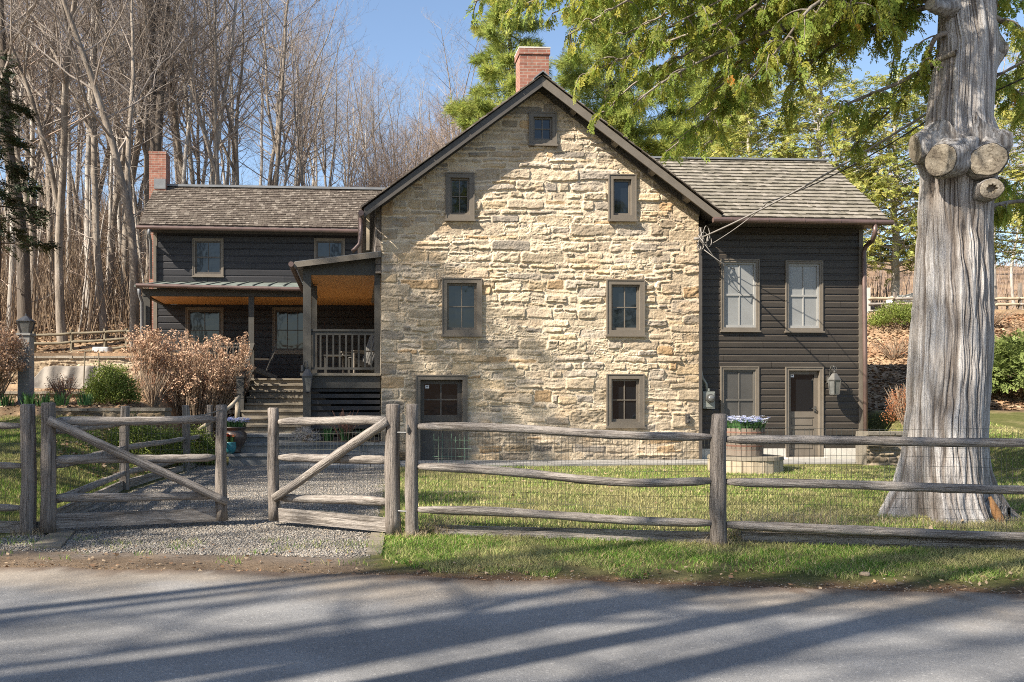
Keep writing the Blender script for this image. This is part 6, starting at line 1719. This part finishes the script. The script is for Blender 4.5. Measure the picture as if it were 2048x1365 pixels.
for i, (px, D, R, H, lab) in enumerate(((268, 17.0, .5, .62, 'low green bush behind the wide gate beside the second drive post'), (325, 17.6, .55, .60, 'low green bush in the middle of the bed behind the wide gate'), (388, 18.6, .45, .62, 'low green bush nearest the stairs in the bed behind the wide gate'))):
    shrub('boxwood_bush', lab, 'bush', at(px, 860, D), R * 1.15, H * 1.35, 'box_leaf', CLUMP, 800, .10, seed=80 + i, shell=.4, group='low boxwoods behind the gate')
shrub('brown_shrub', 'bare brown twigs at the downspout between boxwood and wide hydrangea', 'shrub', at(306, 812, 20.6), .5, .95, 'dry_petal', CLUMP, 60, .06, seed=77, nst=70, tints=((.7, .5, .38), (.8, .6, .5)))
shrub('juniper_bush', 'spreading bright green juniper on the bank right of the big trunk', 'bush', at(2035, 790, 23.6), 1.45, 1.55, 'juniper_leaf', SPR, 2600, .30, seed=84, shell=.5, flat=.8)
shrub('juniper_bush', 'dark olive evergreen bush at the foot of the field fence beside the wing', 'bush', at(1795, 670, 30.5), .9, .8, 'box_leaf', CLUMP, 700, .14, seed=85, shell=.4)
shrub('brown_shrub', 'rusty twiggy shrub peeping out left of the big trunk', 'shrub', at(1812, 850, 20.5), .48, 1.0, 'dry_petal', CLUMP, 260, .08, seed=86, nst=70, tints=((.8, .5, .35), (.6, .4, .3)))
for i, (px, D, R, H) in enumerate(((1760, 27, 1.1, .9), (1790, 28.5, 1.0, .7), (1975, 30, 1.2, .6))):
    shrub('bramble', ('tangle of bare brown bramble on the bank below the field fence', 'second tangle of brown bramble higher on the bank by the dark bush', 'thin brown bramble on the bank above the juniper')[i], 'bramble', at(px, 700, D), R, H, 'dry_petal', CLUMP, 120, .08, seed=87 + i, nst=120, tints=((.8, .55, .4), (.6, .45, .35)))
def blades_plant(name, label, cat, p, n, L, w, m, seed, flowers=None, spread=.1, lean=.45, group=None):
    t = thing(name, label, cat, p, 0, group); rn = np.random.default_rng(seed); b = MB(); rg = random.Random(seed); fl_ = MB()
    for k in range(n):
        a = rg.uniform(0, 6.28); r_ = rg.uniform(0, spread); x, y = r_ * math.cos(a), r_ * math.sin(a); l = L * rg.uniform(.6, 1.1); ln = lean * rg.uniform(.2, 1)
        d = Vector((math.cos(a) * ln, math.sin(a) * ln, 1)); s = Vector((-math.sin(a), math.cos(a), 0)) * w
        p0 = Vector((x, y, 0)); p1 = p0 + d * l * .6; p2 = p1 + Vector((math.cos(a) * ln * 1.6, math.sin(a) * ln * 1.6, .75)) * l * .4
        c_ = rg.uniform(.75, 1.25); b.face([p0 - s, p0 + s, p1 + s * .9, p1 - s * .9], (c_, c_, c_)); b.face([p1 - s * .9, p1 + s * .9, p2], (c_, c_, c_))
        if flowers and rg.random() < flowers[1]:
            c = rg.choice(flowers[0]); q = p0 + d * l * rg.uniform(.85, 1.1)
            for j in range(5):
                aa = j * 1.257 + a; v = Vector((math.cos(aa), math.sin(aa), .3)); u = Vector((-math.sin(aa), math.cos(aa), 0)) * flowers[2] * .45
                k2 = rg.uniform(.85, 1.1); fl_.face([q, q + v * flowers[2] * .6 - u, q + v * flowers[2], q + v * flowers[2] * .6 + u], tuple(e * k2 for e in c))
    b.build('leaves', M[m], t, tinted=True)
    if flowers: fl_.build('flowers', M['petal'], t, tinted=True)
    return t
for i, (px, py, D, n, lab) in enumerate(((12, 806, 18.8, 60, 'clump of bulb leaves at the left edge of the bed'), (58, 806, 18.8, 90, 'broad clump of bulb leaves behind the thick fence post'), (88, 806, 18.8, 60, 'clump of bulb leaves behind the gate hinge stile'), (121, 806, 18.9, 70, 'clump of bulb leaves with a yellow bud below the brown shrub'), (172, 803, 18.9, 60, 'clump of bulb leaves at the foot of the tall stake'))):
    blades_plant('bulb_clump', lab, 'plant', at(px, py, D), n, .34, .011, 'bulb_leaf', 200 + i, flowers=([(.75, .62, .08)], .04, .05) if i == 3 else None, spread=.17, group='bulb clumps in the bed')
pl = HO.z + .588
def hloc(px, yl, z): v = hw(px, 804, yl); return (v.x, v.y, z)
blades_plant('bulb_clump', 'green bulb leaves in the planter ledge left of the gate brace', 'plant', hloc(657, -.15, pl), 60, .33, .014, 'bulb_leaf', 210, spread=.10)
blades_plant('bulb_clump', 'green bulb leaves in the planter ledge nearer the stone wall', 'plant', hloc(690, -.15, pl), 60, .33, .014, 'bulb_leaf', 211, spread=.10)
blades_plant('bulb_clump', 'small bulb leaves in the planter ledge against the stone corner', 'plant', hloc(728, -.15, pl), 40, .28, .014, 'bulb_leaf', 214, spread=.10)
M['lav_leaf'] = leafmat('lavender leaf', [(.26, .25, .24), (.38, .36, .35)], .2, 3)
shrub('lavender', 'silvery grey lavender in the planter ledge', 'plant', hloc(610, -.15, pl), .30, .26, 'lav_leaf', TUFT, 130, .12, seed=212, nst=30)
shrub('bare_twig_shrub', 'fine reddish bare twigs in front of the slatted porch skirting', 'shrub', hloc(690, -.1, pl), .45, .75, 'dry_petal', CLUMP, 20, .03, stem='rust', nst=46, seed=213)
BL = [(.50, .56, .82), (.78, .80, .90), (.42, .48, .80), (.88, .88, .92), (.70, .74, .90)]
blades_plant('pansies', 'pale blue pansies spilling over the half barrel', 'flowers', (bp.x - .02, bp.y, bz + .80), 620, .24, .020, 'bulb_leaf', 220, flowers=(BL, .5, .046), spread=.38, lean=.5)
blades_plant('pansies', 'pale blue pansies in the dark urn', 'flowers', (urn_p.x, urn_p.y, urn_p.z + .56), 200, .17, .016, 'bulb_leaf', 221, flowers=(BL, .85, .05), spread=.25, lean=.7)
blades_plant('tulips', 'short red orange tulips in the teal pot', 'flowers', (teal_p.x, teal_p.y, teal_p.z + .245), 26, .17, .014, 'bulb_leaf', 222, flowers=([(.75, .16, .05), (.8, .25, .08)], .45, .055), spread=.09)

# ------------------------------------------------------------------ grass, gravel, litter
def blades(name, X, Y, h, w, cols, wts, lean=.5, zoff=0.0):
    n = len(X); Z = groundz(X, Y) + zoff; a = rn.uniform(0, 2 * np.pi, n); hh_ = h * rn.uniform(.5, 1.25, n)
    l = hh_ * lean * rn.uniform(.1, 1.2, n); b2 = rn.uniform(0, 2 * np.pi, n)
    s = np.stack([np.cos(a) * w, np.sin(a) * w, 0 * a], -1) * rn.uniform(.7, 1.3, n)[:, None]
    p = np.stack([X, Y, Z - .005], -1); m_ = p + np.stack([np.cos(b2) * l * .35, np.sin(b2) * l * .35, hh_ * .6], -1); t_ = p + np.stack([np.cos(b2) * l, np.sin(b2) * l, hh_], -1)
    V = np.stack([p - s, p + s, m_ + s * .7, m_ - s * .7, t_], 1).reshape(-1, 3); b_ = np.arange(n)[:, None] * 5
    sw_ = (sstep(.42, .66, fbm(X * .9, Y * .9, 95) * .6 + fbm(X * 3.5, Y * 3.5, 96) * .4) * .75)[:, None]
    ci = rn.choice(len(cols), n, p=np.array(wts) / sum(wts)); T = np.array(cols)[ci] * rn.uniform(.75, 1.25, (n, 1)); T = T * (1 - sw_) + np.array(cols[-1]) * sw_ * rn.uniform(.6, 1.1, (n, 1))
    return kind(npmesh(name, V, [b_ + np.array([[0, 1, 2, 3]]), b_ + np.array([[3, 2, 4]])], M['grassblade'], tint=np.concatenate([T, T])), 'stuff')
GR = [(.105, .225, .030), (.19, .30, .05), (.32, .365, .095), (.50, .43, .21)]
n = 70000
X = rn.uniform(-.35, 7.2, n); Y = road_edge(X) + rn.uniform(.22, 2.6, n)
den = fbm(X * 1.6, Y * 2.2, 55); edge_ok = (Y - road_edge(X)) > .48 + (fbm(X * 2.6, Y * 1.5, 56) - .5) * 1.1
k = edge_ok & (den > .42 + .45 * (rn.random(n) - .5)) & (X > -.25 + (fbm(Y * 3, Y * 0 + 4, 57) - .5) * .5)
blades('verge_grass', X[k], Y[k], .050, .0032, GR, (5.5, 5, 3, 3), 1.3)
n = 150000
X = rn.uniform(-.25, 13.5, n); Y = 9.2 + (22 - 9.2) * rn.random(n) ** 1.35
k = (Y < np.where(X < 10.9, 18.15, 22.3)) & (np.hypot(X - bp.x, Y - bp.y) > .72)
blades('lawn_grass', X[k], Y[k], .055, .0042, GR, (3.6, 4.6, 4.4, 4.4), 1.1)
n = 60000
X = rn.uniform(-9.5, -4.45, n); Y = rn.uniform(9.3, 18.2, n); k = X > -.47 * Y - .6
blades('left_lawn_grass', X[k], Y[k], .06, .0048, [(.14, .23, .036), (.19, .27, .05), (.28, .28, .08), (.4, .34, .16)], (6, 4, 2, 1), .8)
n = 4200; X = rn.uniform(-6.5, -.2, n); Y = road_edge(X) + rn.uniform(.35, 1.7, n); k = fbm(X * 1.8, Y * 1.8, 58) > .56; k |= (X < -4.0) & (Y - road_edge(X) > .6)
blades('apron_grass', X[k], Y[k], .05, .0035, GR, (4, 4, 2, 2), 1.0)
# straw tufts at the fence posts
def straw(name, px, py, n, r, h, sd):
    x, y = gpt(px, py); a = rn.uniform(0, 6.28, n); q = r * np.sqrt(rn.random(n))
    return blades(name, x + q * np.cos(a) * 1.5, y + q * np.sin(a) * .6, h, .0022, [(.42, .33, .2), (.34, .25, .15), (.5, .42, .28)], (1, 1, 1), 1.5)
straw('dry_grass', 872, 1072, 320, .16, .22, 1); straw('dry_grass', 1590, 1080, 700, .42, .36, 2); straw('dry_grass', 1500, 1082, 420, .26, .26, 3); straw('dry_grass', 1150, 1078, 90, .12, .16, 4)
for px, py, r_ in ((54, 1072, .12), (96, 1066, .1), (1439, 1092, .16), (825, 1078, .13), (1760, 1050, .25), (1850, 1056, .35), (1950, 1058, .3), (2020, 1050, .2)):
    straw('dry_grass', px, py, 130, r_, .10, 0)
# gravel
def stones(name, X, Y, r, cols, sq=.6, zoff=0.0):
    n = len(X); Z = groundz(X, Y) + zoff
    o6 = np.array([[1, 0, 0], [0, 1, 0], [-1, 0, 0], [0, -1, 0], [0, 0, 1], [0, 0, -1]], float)
    o = o6[None] * rn.uniform(.55, 1.25, (n, 6, 1)) + rn.normal(0, .18, (n, 6, 3)); o[:, :, 2] *= sq
    a = rn.uniform(0, 6.28, n); ca, sa = np.cos(a), np.sin(a); ox = o[:, :, 0] * ca[:, None] - o[:, :, 1] * sa[:, None]; oy = o[:, :, 0] * sa[:, None] + o[:, :, 1] * ca[:, None]
    V = np.stack([ox, oy, o[:, :, 2]], -1) * r[:, None, None] + np.stack([X, Y, Z + r * sq * .35], -1)[:, None, :]
    f = np.array([[0, 1, 4], [1, 2, 4], [2, 3, 4], [3, 0, 4], [1, 0, 5], [2, 1, 5], [3, 2, 5], [0, 3, 5]])
    F_ = (np.arange(n)[:, None, None] * 6 + f[None]).reshape(-1, 3); T = np.array(cols)[rn.integers(0, len(cols), n)] * rn.uniform(.75, 1.25, (n, 1))
    return kind(npmesh(name, V.reshape(-1, 3), F_, M['pebble'], tint=np.repeat(T, 8, 0)), 'stuff')
GC = [(.27, .245, .21), (.21, .19, .165), (.33, .30, .26), (.165, .148, .126), (.29, .24, .185)]
n = 62000
X = rn.uniform(-4.25, -.3, n); Y = road_edge(X) + .75 + (18.6 - 8.2) * rn.random(n) ** 1.8
k = (Y - road_edge(X) > .75 + .9 * np.abs(fbm(X * 2, X * 0 + 5, 60) - .5) * 2 * rn.random(n)) & (Y < 18.6)
stones('gravel', X[k], Y[k], rn.uniform(.006, .017, k.sum()), GC)
n = 2600; X = rn.uniform(-6, 7, n); Y = road_edge(X) + np.abs(rn.normal(.0, .22, n)) - .05
stones('grit', X, Y, rn.uniform(.004, .010, n), [(.24, .20, .16), (.30, .26, .21), (.16, .12, .09)], .6, .008)
# fallen leaves
def leaves(name, X, Y, size, zoff=.012, cols=((.30, .17, .09), (.36, .24, .14), (.22, .13, .075), (.42, .31, .20))):
    n = len(X); Z = groundz(X, Y) + zoff
    q = np.array([[[-.5, -.05, .1], [-.1, -.32, 0], [.5, 0, .12], [-.05, .34, .05]]])
    V_, F_, T_ = place([q], np.stack([X, Y, Z], -1), np.stack([rn.normal(0, 1, n), rn.normal(0, 1, n), rn.normal(0, .25, n)], -1), np.tile((0., 0., 1.), (n, 1)) + rn.normal(0, .3, (n, 3)), size * rn.uniform(.5, 1.3, n), np.array(cols)[rn.integers(0, len(cols), n)], rn)
    return kind(npmesh(name, V_, F_, M['deadleaf'], tint=T_), 'stuff')
n = 620; X = rn.uniform(-6, 7, n); Y = road_edge(X) + np.abs(rn.normal(.25, .45, n)) - .05; leaves('fallen_leaves', X, Y, .045, .018)
n = 9000; px = rn.uniform(1730, 2110, n); D = rn.uniform(22.3, 31.5, n); X = (px - X0) * D / FPX; leaves('bank_leaf_litter', X, D, .13)
n = 9000; px = rn.uniform(-60, 300, n); D = rn.uniform(25.6, 52, n); X = (px - X0) * D / FPX; leaves('woodland_leaf_litter', X, D, .17)
n = 2500; X = rn.uniform(-9.5, -4.6, n); Y = rn.uniform(17.0, 21.5, n); leaves('bed_leaf_litter', X, Y, .09)
n = 700; X = rn.uniform(-6.2, -4.5, n); Y = rn.uniform(14.5, 19.0, n); leaves('bed_edge_leaves', X, Y, .08, .03)
n = 120; X = rn.uniform(0, 10, n); Y = rn.uniform(9.5, 17.5, n); leaves('lawn_leaves', X, Y, .07, .04)
